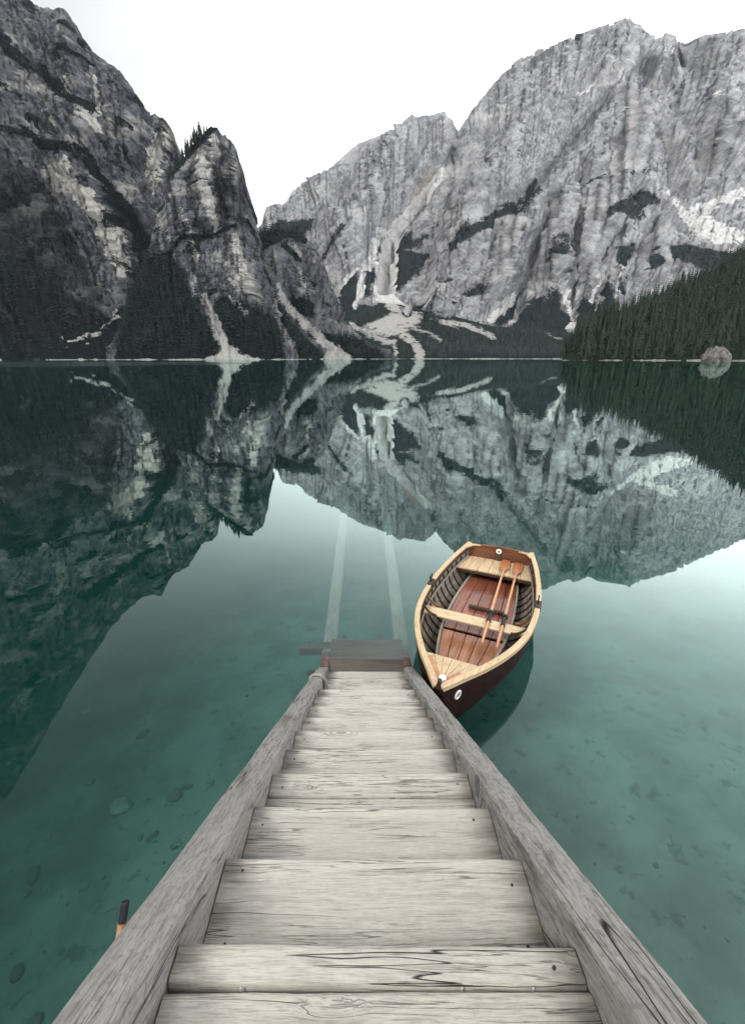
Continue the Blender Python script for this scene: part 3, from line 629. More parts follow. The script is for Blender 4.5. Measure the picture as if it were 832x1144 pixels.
def pick(name, maskf, n, seed, zmin=2.2):
    s = SURF[name]; Pm = s['P'][:s['nv']]; px, py = s['px'][:s['nv']], s['py'][:s['nv']]
    r = np.random.default_rng(seed)
    m = 1.0 * maskf(px + s['wx'][:s['nv']], py + s['wy'][:s['nv']], s['C'][:s['nv']]) * (Pm[..., 2] > zmin)
    du = np.linalg.norm(np.gradient(Pm, axis=1)[..., :2], axis=-1); dv = np.linalg.norm(np.gradient(Pm, axis=0)[..., :2], axis=-1)
    wgt = (m * du * dv).ravel(); wgt = wgt / wgt.sum()
    idx = r.choice(wgt.size, n, p=wgt); pts = Pm.reshape(-1, 3)[idx].copy()
    pts[:, 0] += r.uniform(-1.5, 1.5, n); return pts
def forest(name, label, pts, hr, seed, mat=M_NEEDLE_FAR, tiers=6, spikes=6, width=.16):
    r = np.random.default_rng(seed); n = len(pts); kinds = [conifer_parts(seed * 10 + k, tiers, spikes, width=width * f) for k, f in enumerate((1, .85, 1.15, .95))]
    Vs, Fs = [], []; b = 0
    ki = r.integers(0, 4, n); hh = r.uniform(*hr, n) * r.uniform(.75, 1.1, n)
    for k, (V, Fc) in enumerate(kinds):
        ids = np.where(ki == k)[0]; a = r.uniform(0, 6.28, len(ids)); ca, sa = np.cos(a)[:, None], np.sin(a)[:, None]; h = hh[ids][:, None]
        x = (V[None, :, 0] * ca - V[None, :, 1] * sa) * h; y = (V[None, :, 0] * sa + V[None, :, 1] * ca) * h; z = V[None, :, 2] * h - .5
        W = st(x, y, z) + pts[ids][:, None, :]
        Vs.append(W.reshape(-1, 3)); Fs.append((Fc[None] + (np.arange(len(ids)) * len(V))[:, None, None] + b).reshape(-1, 3)); b += len(ids) * len(V)
    me = mesh_np(name, np.concatenate(Vs), np.concatenate(Fs), False)
    return tag(link(name, me, mat), label, 'forest', None, 'stuff')
vegm = lambda px, py, C: np.clip(C[..., 0] - C[..., 1], 0, 1) > .62
low = lambda y0: (lambda px, py, C: np.clip(C[..., 0] - 1.5 * C[..., 1], 0, 1) ** 1.6 * (py > y0) + .035 * (C[..., 1] < .3) * (py > y0 - 30))
pts = np.concatenate([pick('cliff_left', low(268), 1500, 1), pick('crag_left', low(275), 1500, 2), pick('rocky_spur', low(325), 700, 3), pick('rocky_spur', lambda px, py, C: vegm(px, py, C) & (py < 275), 120, 4)])
forest('forest_left', 'dark conifer forest along the foot of the left cliffs', pts, (12, 24), 21)
pts = np.concatenate([pick('valley_floor', vegm, 2600, 5, 3), pick('mountain_right', lambda px, py, C: vegm(px, py, C) & (py > 318), 1500, 6)])
forest('forest_valley', 'grey green conifer forest on the flat valley floor behind the lake', pts, (10, 17), 22, M_NEEDLE_HAZED)

TREE_KINDS = []
def spruce_kind(i):
    V, Fc = conifer_parts(500 + i, 13, 10, .42, .165 + .02 * (i % 3))
    cme = mesh_np('crown', V, Fc, False); cme.materials.append(M_NEEDLE)
    mb = MB(); mb.tube([(0, 0, -.05), (0, 0, .4), (0, 0, .93)], [.017, .012, .003], 6)
    tme = mesh_py('trunk', mb.V, mb.F, True); tme.materials.append(M_BARK)
    return cme, tme
TREE_KINDS = [spruce_kind(i) for i in range(6)]
def spruce(loc, h, k, rz, label, group, fat=1.0):
    M = Matrix.Translation(loc) @ Matrix.Rotation(rz, 4, 'Z') @ Matrix.Diagonal((h * fat, h * fat, h, 1))
    o = empty('spruce_tree', M); tag(o, label, 'tree', group)
    for nm, me in zip(('crown', 'trunk'), TREE_KINDS[k]):
        c = bpy.data.objects.new(nm, me); COL.objects.link(c); c.parent = o
    return o
allp = pick('hill_right', lambda px, py, C: (px < 1000), 2100, 8, 1.6)
allp = allp[np.argsort(np.hypot(allp[:, 0], allp[:, 1]))]
ppx, ppy = project(allp[:, 0], allp[:, 1], allp[:, 2])
inv = (ppx < 832)
near = np.where(inv)[0]
# thin out trees that would stand inside each other
keep = []
for i in near:
    if all(np.hypot(*(allp[i, :2] - allp[j, :2])) > 3.6 for j in keep): keep.append(i)
    if len(keep) >= 272: break
for n_, i in enumerate(keep):
    k = int(rng.integers(0, 6)); h = float(rng.uniform(15, 24) * (1.0 if rng.random() < .8 else .65))
    spruce(tuple(allp[i] - np.array((0, 0, .4))), h, k, float(rng.uniform(0, 6.28)),
           'dark green spruce in the dense wood on the right shore hillside', 'spruces on the right shore hillside', float(rng.uniform(.85, 1.25)))
rest = np.delete(allp, keep, axis=0)
forest('forest_hillside', 'dark green conifer forest higher up the right hillside', rest, (15, 24), 23, M_NEEDLE, 9, 8, .17)
# spruces on top of the crag
s = SURF['crag_left']; rid = s['P'][s['nv'] - 1]; rpx, _ = project(rid[:, 0], rid[:, 1], rid[:, 2])
crest = [(188, 12), (190, 13), (193, 15), (195, 11), (198, 16), (200, 20), (202, 14), (205, 16), (207, 20), (209, 22), (211, 15), (213, 21), (215, 16), (217, 14), (219, 20), (221, 16), (224, 23), (226, 13), (229, 12), (232, 8), (246, 6), (252, 6), (197, 12), (206, 12), (214, 11)]
for n_, (x, h) in enumerate(crest):
    j = int(np.argmin(abs(rpx - x))); p = rid[j]; dy = -2.5 - 2.2 * (n_ % 3)
    spruce((p[0], p[1] + dy, p[2] - 1.2 + .9 * dy * .5), h, n_ % 6, n_ * 1.3, 'small dark spruce on the crest of the craggy tower above the left shore', 'spruces on the crest of the craggy tower', 1.05)

# ------------------------------------------------------------------ boat frame (needed by the water too)
BOW = P(489, 771, .56); BA = math.radians(25.1); BL = 3.62
BM = Matrix.Translation((BOW[0], BOW[1], 0)) @ Matrix.Rotation(math.pi / 2 - BA, 4, 'Z')
def cub(xs, ys):
    xs = np.array(xs, float); ys = np.array(ys, float); m = np.gradient(ys, xs)
    def f(x):
        x = np.clip(x, xs[0], xs[-1]); i = np.clip(np.searchsorted(xs, x) - 1, 0, len(xs) - 2); h = xs[i + 1] - xs[i]; u = (x - xs[i]) / h
        return (2 * u**3 - 3 * u**2 + 1) * ys[i] + (u**3 - 2 * u**2 + u) * h * m[i] + (-2 * u**3 + 3 * u**2) * ys[i + 1] + (u**3 - u**2) * h * m[i + 1]
    return f
HB = cub([0, .12, .3, .52, .78, 1.05, 1.4, 1.8, 2.2, 2.7, 3.1, 3.62], [.014, .085, .185, .315, .445, .555, .655, .705, .712, .675, .615, .495])
ZS = cub([0, .5, 1.2, 2.0, 2.8, 3.62], [.58, .515, .455, .435, .45, .50])
ZK = cub([0, .08, .2, .4, .8, 1.6, 2.6, 3.62], [.50, .26, .04, -.09, -.15, -.17, -.16, -.07])
def hull_pt(s, q, off=0.0, side=1):
    b, zs, zk = float(HB(s)), float(ZS(s)), float(ZK(s))
    p = .55 + .55 * math.exp(-s / .5)
    def raw(qq):
        a = max(qq, 0) * math.pi / 2
        return b * math.sin(a) ** p, zk + (zs - zk) * (1 - math.cos(a)) ** .95
    y, z = raw(q)
    if off:
        y0, z0 = raw(max(q - .02, .0)); y1, z1 = raw(min(q + .02, 1))
        ty, tz = y1 - y0, z1 - z0; l = math.hypot(ty, tz) + 1e-9
        y += tz / l * off; z -= ty / l * off
        y = max(y, 0)
    return (s, side * y, z)

# ------------------------------------------------------------------ water
m, t = new_mat('lake_water'); M_WATER = m
co = t.n('ShaderNodeTexCoord').outputs['Object']
n1 = t.noise(co, 1.1, 3, .5); n2 = t.noise(t.mapping(co, (.25, .6, 1)), .35, 3, .5)
# a breath of wind roughens one patch by the left shore
pv = t.mapping(co, (1, 1, 0), (0, 0, 0))
sx = t.n('ShaderNodeSeparateXYZ', Vector=co)
ex = t.math('DIVIDE', t.math('ADD', sx.outputs[0], 190.), 130.); ey = t.math('DIVIDE', t.math('SUBTRACT', sx.outputs[1], 250.), 110.)
rr = t.math('ADD', t.math('ADD', t.math('MULTIPLY', ex, ex), t.math('MULTIPLY', ey, ey)), t.math('MULTIPLY', t.math('SUBTRACT', t.noise(co, .02, 3), .5), .8))
patch = t.ramp(rr, .7, 1.05, 1, 0)
hgt = t.math('ADD', t.math('MULTIPLY', n1, .004), t.math('MULTIPLY', n2, .006))
hgt = t.math('ADD', hgt, t.math('MULTIPLY', t.math('MULTIPLY', patch, t.noise(co, 2.5, 2)), .05))
nb = t.bump(hgt, .35, 1.0)
f0 = t.n('ShaderNodeFresnel', IOR=1.333, Normal=nb).outputs[0]
fr = t.math('MINIMUM', t.math('MULTIPLY', f0, t.ramp(f0, .021, .115, 1.9, 2.9, False)), .9)
gl = t.n('ShaderNodeBsdfGlossy', Color=(.80, .97, .93, 1), Roughness=t.math('MULTIPLY', patch, .12), Normal=nb)
tr = t.n('ShaderNodeBsdfTransparent', Color=(.97, .99, .985, 1))
mixs = t.n('ShaderNodeMixShader', i0=fr, i1=tr, i2=gl)
vs = t.n('ShaderNodeVolumeScatter', Color=(.040, .25, .21, 1), Density=.14)
va = t.n('ShaderNodeVolumeAbsorption', Color=(.34, .71, .685, 1), Density=.82)
va2 = t.n('ShaderNodeAddShader', i0=vs, i1=va)
t.out(mixs, va2)
m.volume_intersection_method if hasattr(m, 'volume_intersection_method') else None

stn = np.linspace(.225, BL, 48)
loopR, V, Fc = [], [], []
def qzero(s):
    lo, hi = 0., 1.
    for _ in range(40):
        mid = (lo + hi) / 2
        if hull_pt(s, mid)[2] > 0: hi = mid
        else: lo = mid
    return lo
NQ = 8; rows = []
for s_ in stn:
    q0 = qzero(float(s_)) if ZK(s_) < 0 else 0
    ring = [hull_pt(float(s_), q0 * (NQ - k) / NQ, 0, 1) for k in range(NQ)] + [hull_pt(float(s_), 0, 0)] + [hull_pt(float(s_), q0 * (k + 1) / NQ, 0, -1) for k in range(NQ)]
    ring = [(a, b, min(c, 0.0)) for a, b, c in ring]
    ring[0] = (ring[0][0], ring[0][1], 0.); ring[-1] = (ring[-1][0], ring[-1][1], 0.)
    rows.append([BM @ Vector(p) for p in ring])
nr = 2 * NQ + 1
dent = [p for r in rows for p in r]
WV = [tuple(p) for p in dent]; WF = []
for k in range(len(rows) - 1):
    for i in range(nr - 1):
        WF.append((k * nr + i, k * nr + i + 1, (k + 1) * nr + i + 1, (k + 1) * nr + i))
WF.append(tuple((len(rows) - 1) * nr + i for i in range(nr)))            # behind the transom
WF.append(tuple(i for i in range(nr))[::-1])
hole = [k * nr for k in range(len(rows))] + [k * nr + nr - 1 for k in range(len(rows) - 1, -1, -1)]
b = len(WV)
ring1 = [(-30, -20, 0), (40, -20, 0), (40, 40, 0), (-30, 40, 0)]
ring2 = [(-1500, -60, 0), (1500, -60, 0), (1500, 1400, 0), (-1500, 1400, 0)]
ring3 = [(x, y, -40.) for x, y, z in ring2]
WV += ring1 + ring2 + ring3
ids = [b, b + 1, b + 2, b + 3] + hole
tri = tessellate_polygon([[Vector(p) for p in ring1], [Vector(WV[i]) for i in hole]])
WF += [tuple(ids[i] for i in f) for f in tri]
for i in range(4):
    j = (i + 1) % 4
    WF += [(b + i, b + j, b + 4 + j, b + 4 + i), (b + 4 + i, b + 4 + j, b + 8 + j, b + 8 + i)]
WF.append((b + 8, b + 9, b + 10, b + 11))
me = mesh_py('water', WV, WF)
bm = bmesh.new(); bm.from_mesh(me); bmesh.ops.remove_doubles(bm, verts=bm.verts, dist=1e-5); bmesh.ops.recalc_face_normals(bm, faces=bm.faces)
print('water open edges', sum(1 for e in bm.edges if not e.is_manifold)); bm.to_mesh(me); bm.free()
tag(link('water', me, M_WATER), 'calm teal lake water mirroring the mountains', None, None, 'structure')

# lakebed: pale silt with dark debris, rising to the bank behind the viewer
xs = np.concatenate([-np.geomspace(1600, 25, 24), np.linspace(-24, 30, 200), np.geomspace(31, 1600, 24)])
ys = np.concatenate([np.linspace(-70, -6, 12), np.linspace(-5, 30, 150), np.geomspace(31, 1600, 24)])
XX, YY = np.meshgrid(xs, ys)
def bedz(X, Y):
    r = np.hypot(X - 2, np.maximum(Y, 0))
    z = -.80 - .10 * r - .16 * np.maximum(Y - 8, 0) + .40 * sstep(0, 7, X) - .25 * sstep(-.5, -5, X)
    z = np.maximum(z, -26)
    return np.where(Y < -.8, z + (3.4 - z) * sstep(-.8, -5, Y), z)
q = st(XX, YY, XX * 0)
ZZ = bedz(XX, YY) + fbm(q * .45, 4) * .14 + fbm(q * 2.2, 3) * .03
me = mesh_np('lakebed', st(XX, YY, ZZ).reshape(-1, 3), grid_faces(len(ys), len(xs)), True)
m, t = new_mat('silt')
co = t.n('ShaderNodeTexCoord').outputs['Object']
n = t.noise(co, 1.2, 6, .62); n2 = t.noise(co, 4.5, 5, .65); n3 = t.noise(t.mapping(co, (1, 1, 1), (7, 3, 0)), 9, 3, .6, 1.2); n5 = t.noise(co, .35, 4, .6)
c = t.mix(t.ramp(n, .35, .65), (.19, .20, .18), (.34, .35, .31))
sx = t.n('ShaderNodeSeparateXYZ', Vector=co).outputs[0]
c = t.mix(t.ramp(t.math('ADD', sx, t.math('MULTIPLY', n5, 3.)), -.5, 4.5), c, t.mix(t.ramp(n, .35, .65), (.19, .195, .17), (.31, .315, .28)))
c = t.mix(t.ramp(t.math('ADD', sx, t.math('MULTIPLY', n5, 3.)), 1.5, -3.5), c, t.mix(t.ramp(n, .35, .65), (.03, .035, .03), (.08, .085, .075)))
c = t.mix(t.math('MULTIPLY', t.ramp(n2, .60, .66), .55), c, (.045, .05, .04))
c = t.mix(t.math('MULTIPLY', t.ramp(n3, .64, .70), .6), c, (.04, .04, .03))
c = t.mix(t.math('MULTIPLY', t.ramp(n5, .55, .7), .3), c, (.09, .10, .085))
t.out(t.principled(c, .95, t.bump(n2, .6, .04), .1))
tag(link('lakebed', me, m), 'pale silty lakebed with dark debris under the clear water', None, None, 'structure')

def stone_mesh(name, rad, seed, sq=(1, 1, 1), sub=4, amp=.25, facet=False):
    bm = bmesh.new(); bmesh.ops.create_icosphere(bm, subdivisions=sub, radius=1)
    V = np.array([v.co[:] for v in bm.verts]); d = fbm(V * 1.1 + seed, 5, gain=.55) * amp * 1.4
    if facet: d = d + np.minimum(0, .78 - np.abs(V @ np.array([.3, .5, .8]))) * .8
    V = V * (1 + d)[:, None] * np.array(sq) * rad
    for v, c in zip(bm.verts, V): v.co = c
    me = bpy.data.meshes.new(name); bm.to_mesh(me); bm.free()
    me.polygons.foreach_set('use_smooth', [True] * len(me.polygons)); return me
def pebbles():
    r = np.random.default_rng(77); bm = bmesh.new(); bmesh.ops.create_icosphere(bm, subdivisions=2, radius=1)
    V0 = np.array([v.co[:] for v in bm.verts]); F0 = np.array([[v.index for v in f.verts] for f in bm.faces]); bm.free()
    Vs, Fs = [], []; n = 650
    for k in range(n):
        left = r.random() < .8
        x, y = (r.uniform(-9, -.3), r.uniform(.2, 11) ** 1.0) if left else (r.uniform(.3, 9), r.uniform(.2, 10))
        rad = .012 + .045 * r.random() ** 4 * (1.6 if left else .5)
        d = pnoise(V0 * 1.3 + k * 3.7) * .25
        V = V0 * (1 + d)[:, None] * rad * np.array((r.uniform(.8, 1.5), r.uniform(.7, 1.1), r.uniform(.4, .7)))
        a = r.uniform(0, 6.28); V = st(V[:, 0] * math.cos(a) - V[:, 1] * math.sin(a), V[:, 0] * math.sin(a) + V[:, 1] * math.cos(a), V[:, 2])
        qq = np.array([[x, y, 0.]]); z = float(bedz(np.array(x), np.array(y)) + fbm(qq * .45, 4)[0] * .14 + fbm(qq * 2.2, 3)[0] * .03)
        Vs.append(V + np.array((x, y, z + rad * .15))); Fs.append(F0 + k * len(V0))
    me = mesh_np('pebbles', np.concatenate(Vs), np.concatenate(Fs), True)
    m, t = new_mat('pebble_stone'); isl = t.n('ShaderNodeNewGeometry').outputs['Random Per Island']
    t.out(t.principled(t.mix(isl, (.06, .06, .055), (.16, .16, .145)), .9, None, .1))
    tag(link('pebbles', me, m), 'small stones scattered over the lakebed', 'pebbles', None, 'stuff')
pebbles()
M_STONE = plain('lake_stone', (.20, .20, .18), .9, .1, 0, .35, 5, .01)
for (px, py, rad, sd_, sq, lab) in [(135, 901, .125, 3, (1, .85, .45), 'round pale stone lying on the lakebed left of the stairs'), (263, 684, .13, 8, (1.1, .8, .5), 'small pale stone under water beyond the foot of the stairs on the left')]:
    zz = -1.0
    for _ in range(20):
        x, y = P(px, py, zz + .03); zz = float(bedz(np.array(x), np.array(y)))
    # follow the noise of the bed as well
    qq = np.array([[x, y, 0.]]); zz += float(fbm(qq * .45, 4)[0] * .14 + fbm(qq * 2.2, 3)[0] * .03)
    o = link('stone', stone_mesh('stone', rad, sd_, sq), M_STONE, None, Matrix.Translation((x, y, zz + .03))); tag(o, lab, 'stone')
m, t = new_mat('boulder_rock')
co = t.n('ShaderNodeTexCoord').outputs['Object']; a = t.noise(co, .35, 7, .65); b_ = t.noise(co, 1.4, 5, .6)
vz = t.n('ShaderNodeTexVoronoi', _feature='DISTANCE_TO_EDGE', Vector=co, Scale=.2)
c = t.mix(t.ramp(a, .35, .65), (.05, .049, .046), (.17, .164, .15)); c = t.mix(t.math('MULTIPLY', t.ramp(b_, .5, .3), .5), c, (.10, .10, .095))
c = t.mix(t.math('MULTIPLY', t.ramp(vz.outputs[0], .0, .03, 1, 0), .6), c, (.05, .05, .045))
t.out(t.principled(c, .9, t.bump(t.math('ADD', a, t.math('MULTIPLY', b_, .3)), .8, .8), .15))
bx, by = P(800, 404.7, 0); br = 13.5 / F * by
tag(link('boulder', stone_mesh('boulder', br, 21, (1.0, .8, 1.0), 5, .30, True), m, None, Matrix.Translation((bx + br * .35, by + br * .6, br * .18))), 'big pale grey boulder standing in the water by the right shore', 'boulder')

# ------------------------------------------------------------------ timber stairs
SL = math.atan(.619); C0 = .843; XL, XR = -.405, .463; CX = (XL + XR) / 2; HALF = (XR - XL) / 2
def noz(i): f = .61 + .29 * i; return f, H - C0 - .619 * f
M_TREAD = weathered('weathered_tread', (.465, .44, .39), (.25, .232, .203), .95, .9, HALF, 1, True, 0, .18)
M_STRING = weathered('weathered_stringer', (.30, .29, .272), (.050, .049, .049), 1., 0, 1, .5, True, 0, .45)
M_WET = weathered('wet_timber', (.10, .085, .07), (.02, .017, .015), 1., 0, 1, .8, True, 1)
M_ALGAE = plain('red_algae_timber', (.095, .05, .045), .5, .4, 0, .45, 14, .003)
M_SUNK = weathered('sunken_timber', (.27, .28, .245), (.08, .09, .072), .6, 0, 1, .7)
def beam_(name, parent, a, b, w, h, seed, mat=M_SUNK):
    a, b = Vector(a), Vector(b); x = (b - a).normalized(); y = Vector((0, 0, 1)).cross(x).normalized(); z = x.cross(y); L = (b - a).length
    U = np.linspace(0, L, max(8, int(L / .12))); e = [fbm(st(U * 2.5, U * 0 + seed + 7 * k, U * 0), 3) * .012 for k in range(4)]
    rings = [[(u, -w / 2 + e[0][j], -h), (u, w / 2 + e[1][j], -h), (u, w / 2 + e[1][j], -.012), (u, w / 2 - .015 + e[1][j], e[2][j]), (u, -w / 2 + .015 + e[0][j], e[2][j]), (u, -w / 2 + e[0][j], -.012)] for j, u in enumerate(U)]
    M = Matrix((x, y, z)).transposed().to_4x4(); M.translation = a
    mb = MB(); mb.sweep(rings); return mb.build(name, mat, parent, M, smooth=True)
stair = empty('timber_staircase', Matrix.Translation((CX, 4.1, 0)))
tag(stair, 'weathered grey timber staircase leading straight down into the lake', 'staircase')

def plank(name, parent, mat, x0, x1, y0, y1, ztop, th, seed, chip=.006, nx=44):
    """one board, grain along x; y0 = near edge, y1 = far edge"""
    r = np.random.default_rng(seed); cx, cy = (x0 + x1) / 2, (y0 + y1) / 2; hw, hd = (x1 - x0) / 2, (y1 - y0) / 2
    X = np.linspace(-hw, hw, nx); rings = []
    e1 = fbm(st(X * 5, X * 0 + seed * 1.7, X * 0), 4, gain=.6) * chip; e0 = fbm(st(X * 5, X * 0 + seed * 2.9 + 50, X * 0), 4, gain=.6) * chip
    w1 = fbm(st(X * 1.3, X * 0 + seed, X * 0 + 5), 2) * .006; c = min(.012, th * .3)
    for k, x in enumerate(X):
        a, b = -hd + e0[k], hd + e1[k]; z = w1[k]
        rings.append([(x, a, -th), (x, b, -th), (x, b, -c + z), (x, b - c * .35, -c * .3 + z), (x, b - c, z), (x, (a + b) / 2, z - .002), (x, a + c, z), (x, a + c * .35, -c * .3 + z), (x, a, -c + z)])
    mb = MB(); mb.sweep(rings)
    M = Matrix.Translation((cx, cy, ztop)) @ Matrix.Rotation(float(r.normal(0, .004)), 4, 'Z') @ Matrix.Rotation(float(r.normal(0, .006)), 4, 'X') @ Matrix.Rotation(float(r.normal(0, .003)), 4, 'Y')
    return mb.build(name, mat, parent, M, smooth=True)
TH = .05
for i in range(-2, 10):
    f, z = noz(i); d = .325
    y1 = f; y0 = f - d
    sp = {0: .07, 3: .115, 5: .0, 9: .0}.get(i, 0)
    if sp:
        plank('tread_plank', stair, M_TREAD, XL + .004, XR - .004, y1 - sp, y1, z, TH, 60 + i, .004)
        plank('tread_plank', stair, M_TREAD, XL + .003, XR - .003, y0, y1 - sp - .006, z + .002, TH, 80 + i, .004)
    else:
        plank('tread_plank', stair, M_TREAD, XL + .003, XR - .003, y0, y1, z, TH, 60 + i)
for i in range(-2, 9):  # unseen boards under the nosings, added to shade the tread backs
    f, z = noz(i); zn = noz(i + 1)[1]
    mb = MB(); mb.box((-HALF + .006, -.011, 0), (HALF - .006, .011, z - TH - zn - .006)); mb.build('added_riser_board', M_TREAD, stair, Matrix.Translation((CX, f - .035, zn + .003)), bevel=.002)
f9, z9 = noz(9); fa, za = 3.741, H - C0 - .619 * 3.741
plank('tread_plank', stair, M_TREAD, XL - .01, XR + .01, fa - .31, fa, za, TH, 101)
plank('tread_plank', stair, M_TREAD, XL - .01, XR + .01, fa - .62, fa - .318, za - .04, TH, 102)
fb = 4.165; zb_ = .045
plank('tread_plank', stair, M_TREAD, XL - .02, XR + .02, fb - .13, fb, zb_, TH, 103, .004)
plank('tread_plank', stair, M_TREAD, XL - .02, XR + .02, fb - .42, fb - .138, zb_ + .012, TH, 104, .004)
# wet landing just under the surface
for k, (a, b, z) in enumerate([(4.20, 4.43, .006), (4.445, 4.655, -.012), (4.68, 4.90, -.045)]):
    o = plank('landing_plank', stair, M_WET, -.41, .50, a, b, z, .05, 120 + k, .006); o['label'] = 'dark wet plank just under water'

def stringer(parent, name, mat, X0, X1, f0, f1, rise, depth, seed, amp=.006, taper=None):
    """sloping beam; local x runs down the slope"""
    L = (f1 - f0) / math.cos(SL); nx = max(12, int(L / .035)); ring = []; r = np.random.default_rng(seed)
    wv = lambda u, k, s=2.2: float(u)  # noqa
    U = np.linspace(0, L, nx)
    n1 = fbm(st(U * 3, U * 0 + seed, U * 0), 4, gain=.6); n2 = fbm(st(U * 3, U * 0 + seed + 9, U * 0), 4, gain=.6); n3 = fbm(st(U * 2, U * 0 + seed + 19, U * 0), 3)
    hw = (X1 - X0) / 2; NP = 9; arcs = [(-1, -.35), (-.985, -.13), (-.90, -.035), (-.62, -.004), (-.2, .0), (.2, .0), (.62, -.004), (.90, -.035), (.985, -.13), (1, -.35)]
    fibre = [fbm(st(U * 1.2, U * 0 + seed + 3 * k, U * 0 + 40), 3) for k in range(len(arcs))]
    for j, u in enumerate(U):
        pts = []
        for k, (a, d) in enumerate(arcs):
            y = -a * hw + (n1[j] if a > 0 else n2[j]) * amp * (1 if abs(a) > .5 else .3)
            z = d * .22 + fibre[k][j] * amp * .8 + n3[j] * amp
            pts.append((u, y, z))
        pts += [(u, -hw, -depth), (u, hw, -depth)]
        ring.append(pts)
    mb = MB(); mb.sweep(ring)
    x = Vector((0, math.cos(SL), -math.sin(SL))); y = Vector((-1, 0, 0)); z = x.cross(y)
    M = Matrix((x, y, z)).transposed().to_4x4(); M.translation = ((X0 + X1) / 2, f0, H - C0 - .619 * f0 + rise)
    return mb.build(name, mat, parent, M, smooth=True)
for X0, X1, sd_ in ((XL - .122, XL, 7), (XR, XR + .120, 11)):
    stringer(stair, 'stringer', M_STRING, X0, X1, -.5, 4.23, .052, .30, sd_)
FEET = True
for X in (XL - .05, XR + .05):
    for f in (.2, 2.1):
        zt = H - C0 - .619 * f - .2
        mb = MB(); mb.tube([(0, 0, 0), (0, 0, zt + 1.6)], [.06, .055], 12); mb.build('support_post', M_STRING, stair, Matrix.Translation((X, f, -1.6)), smooth=True)
M_RUST = plain('rusty_nail', (.05, .03, .022), .8, .2)
for i in range(-1, 10):
    f, z = noz(i)
    for x in (XL + .055, XR - .06):
        for dy in (-.055, -.20):
            xx, yy = x + random.uniform(-.012, .012), f + dy + random.uniform(-.02, .02)
            mb = MB(); mb.tube([(0, 0, -.012), (0, 0, .0012)], .0035, 8); mb.build('nail', M_RUST, stair, Matrix.Translation((xx, yy, z)))
# bolts in the treads
M_STEEL = plain('galvanised', (.45, .45, .43), .5, .5, .6, .1)
for (x, i) in ((.20, 0), (.345, 0), (-.25, 0), (-.20, 3)):
    f, z = noz(i); y = f - .075
    mb = MB(); mb.tube([(0, 0, -.01), (0, 0, .0015)], .0022, 8); mb.build('screw_head', M_STEEL, stair, Matrix.Translation((x, y, z)))

for X in (XL - .05, XR + .05):
    o = beam_('stringer_foot', stair, (X, 4.225, .062), (X * 1.02, 4.62, -.035), .095, .16, 31, M_ALGAE); o['label'] = 'reddish algae covered beam end at the waterline'

# slipway rails lying under water beyond the stairs
slip = empty('boat_slipway', Matrix.Translation((.03, 4.9, -.3))); tag(slip, 'pale sunken timber rails running out under water beyond the stairs', 'slipway')
beam = beam_
beam('rail', slip, (-.45, 4.86, -.24), (-.54, 13.5, -.50), .19, .16, 3)
beam('rail', slip, (.515, 4.86, -.24), (.60, 13.8, -.50), .19, .16, 5)
beam('crossbeam', slip, (-.86, 5.0, -.22), (-.36, 5.03, -.22), .13, .12, 8, M_WET)

# mooring rope round the left stringer, slipped over its top
M_ROPE = plain('hemp_rope', (.26, .24, .21), .9, .1, 0, .3, 60)
fr_ = 3.62; zt = H - C0 - .619 * fr_ + .052; x0, x1 = XL - .122, XL
mb = MB()
for dk, dy in ((0, 0), (1, .028), (2, -.03)):
    pts = []
    for k in range(28):
        a = k / 28 * 2 * math.pi; cx_, hz = (x0 + x1) / 2, .17
        X = cx_ + .075 * np.sign(math.cos(a)) * abs(math.cos(a)) ** .5; Zl = .17 * np.sign(math.sin(a)) * abs(math.sin(a)) ** .5
        y_ = fr_ + dy + .1 * Zl + .012 * math.sin(3 * a + dk)
        pts.append((X, y_, zt - .619 * (y_ - fr_) - .155 + Zl))
    mb.tube(pts, .011, 7, closed=True)
mb.tube([(x1 + .012, fr_, zt - .02), (x1 + .04, fr_ - .05, zt - .05), (x1 + .05, fr_ - .06, zt - .11), (x1 + .07, fr_ - .13, zt - .128), (x1 + .12, fr_ - .15, zt - .13)], .009, 7)
ro = mb.build('rope', M_ROPE, None, Matrix.Identity(4), smooth=True); tag(ro, 'pale rope lashed round the left stair beam near the water', 'rope')

# black capped pole outside the left stringer
def ray_pt(px, py, Y):
    t_, e_ = ray_te(px, py); return Vector((float(t_) * Y, Y, H + float(e_) * Y))
p0 = ray_pt(141, 1003, 1.12); p1 = ray_pt(136.5, 1031, 1.075); dirn = (p1 - p0).normalized()
foot = p0 + dirn * 2.4
pole = empty('mooring_pole', Matrix.Translation(foot)); tag(pole, 'thin wooden pole with a black top sticking up behind the left stair beam', 'pole')
mb = MB(); mb.tube([p0 + dirn * .012, p0 + dirn * (p1 - p0).length], .0145, 14); mb.build('grip', plain('black_rubber', (.012, .012, .016), .5, .4), pole, Matrix.Identity(4), smooth=True, bevel=.003)
mb = MB(); mb.tube([p0 + dirn * ((p1 - p0).length + .001), p0 + dirn * ((p1 - p0).length + .02), p0 + dirn * 2.4], [.018, .015, .015], 12)
mb.build('shaft', varnished('pale_pole_wood', (.42, .28, .15), (.30, .18, .09), 2, .5), pole, Matrix.Identity(4), smooth=True)

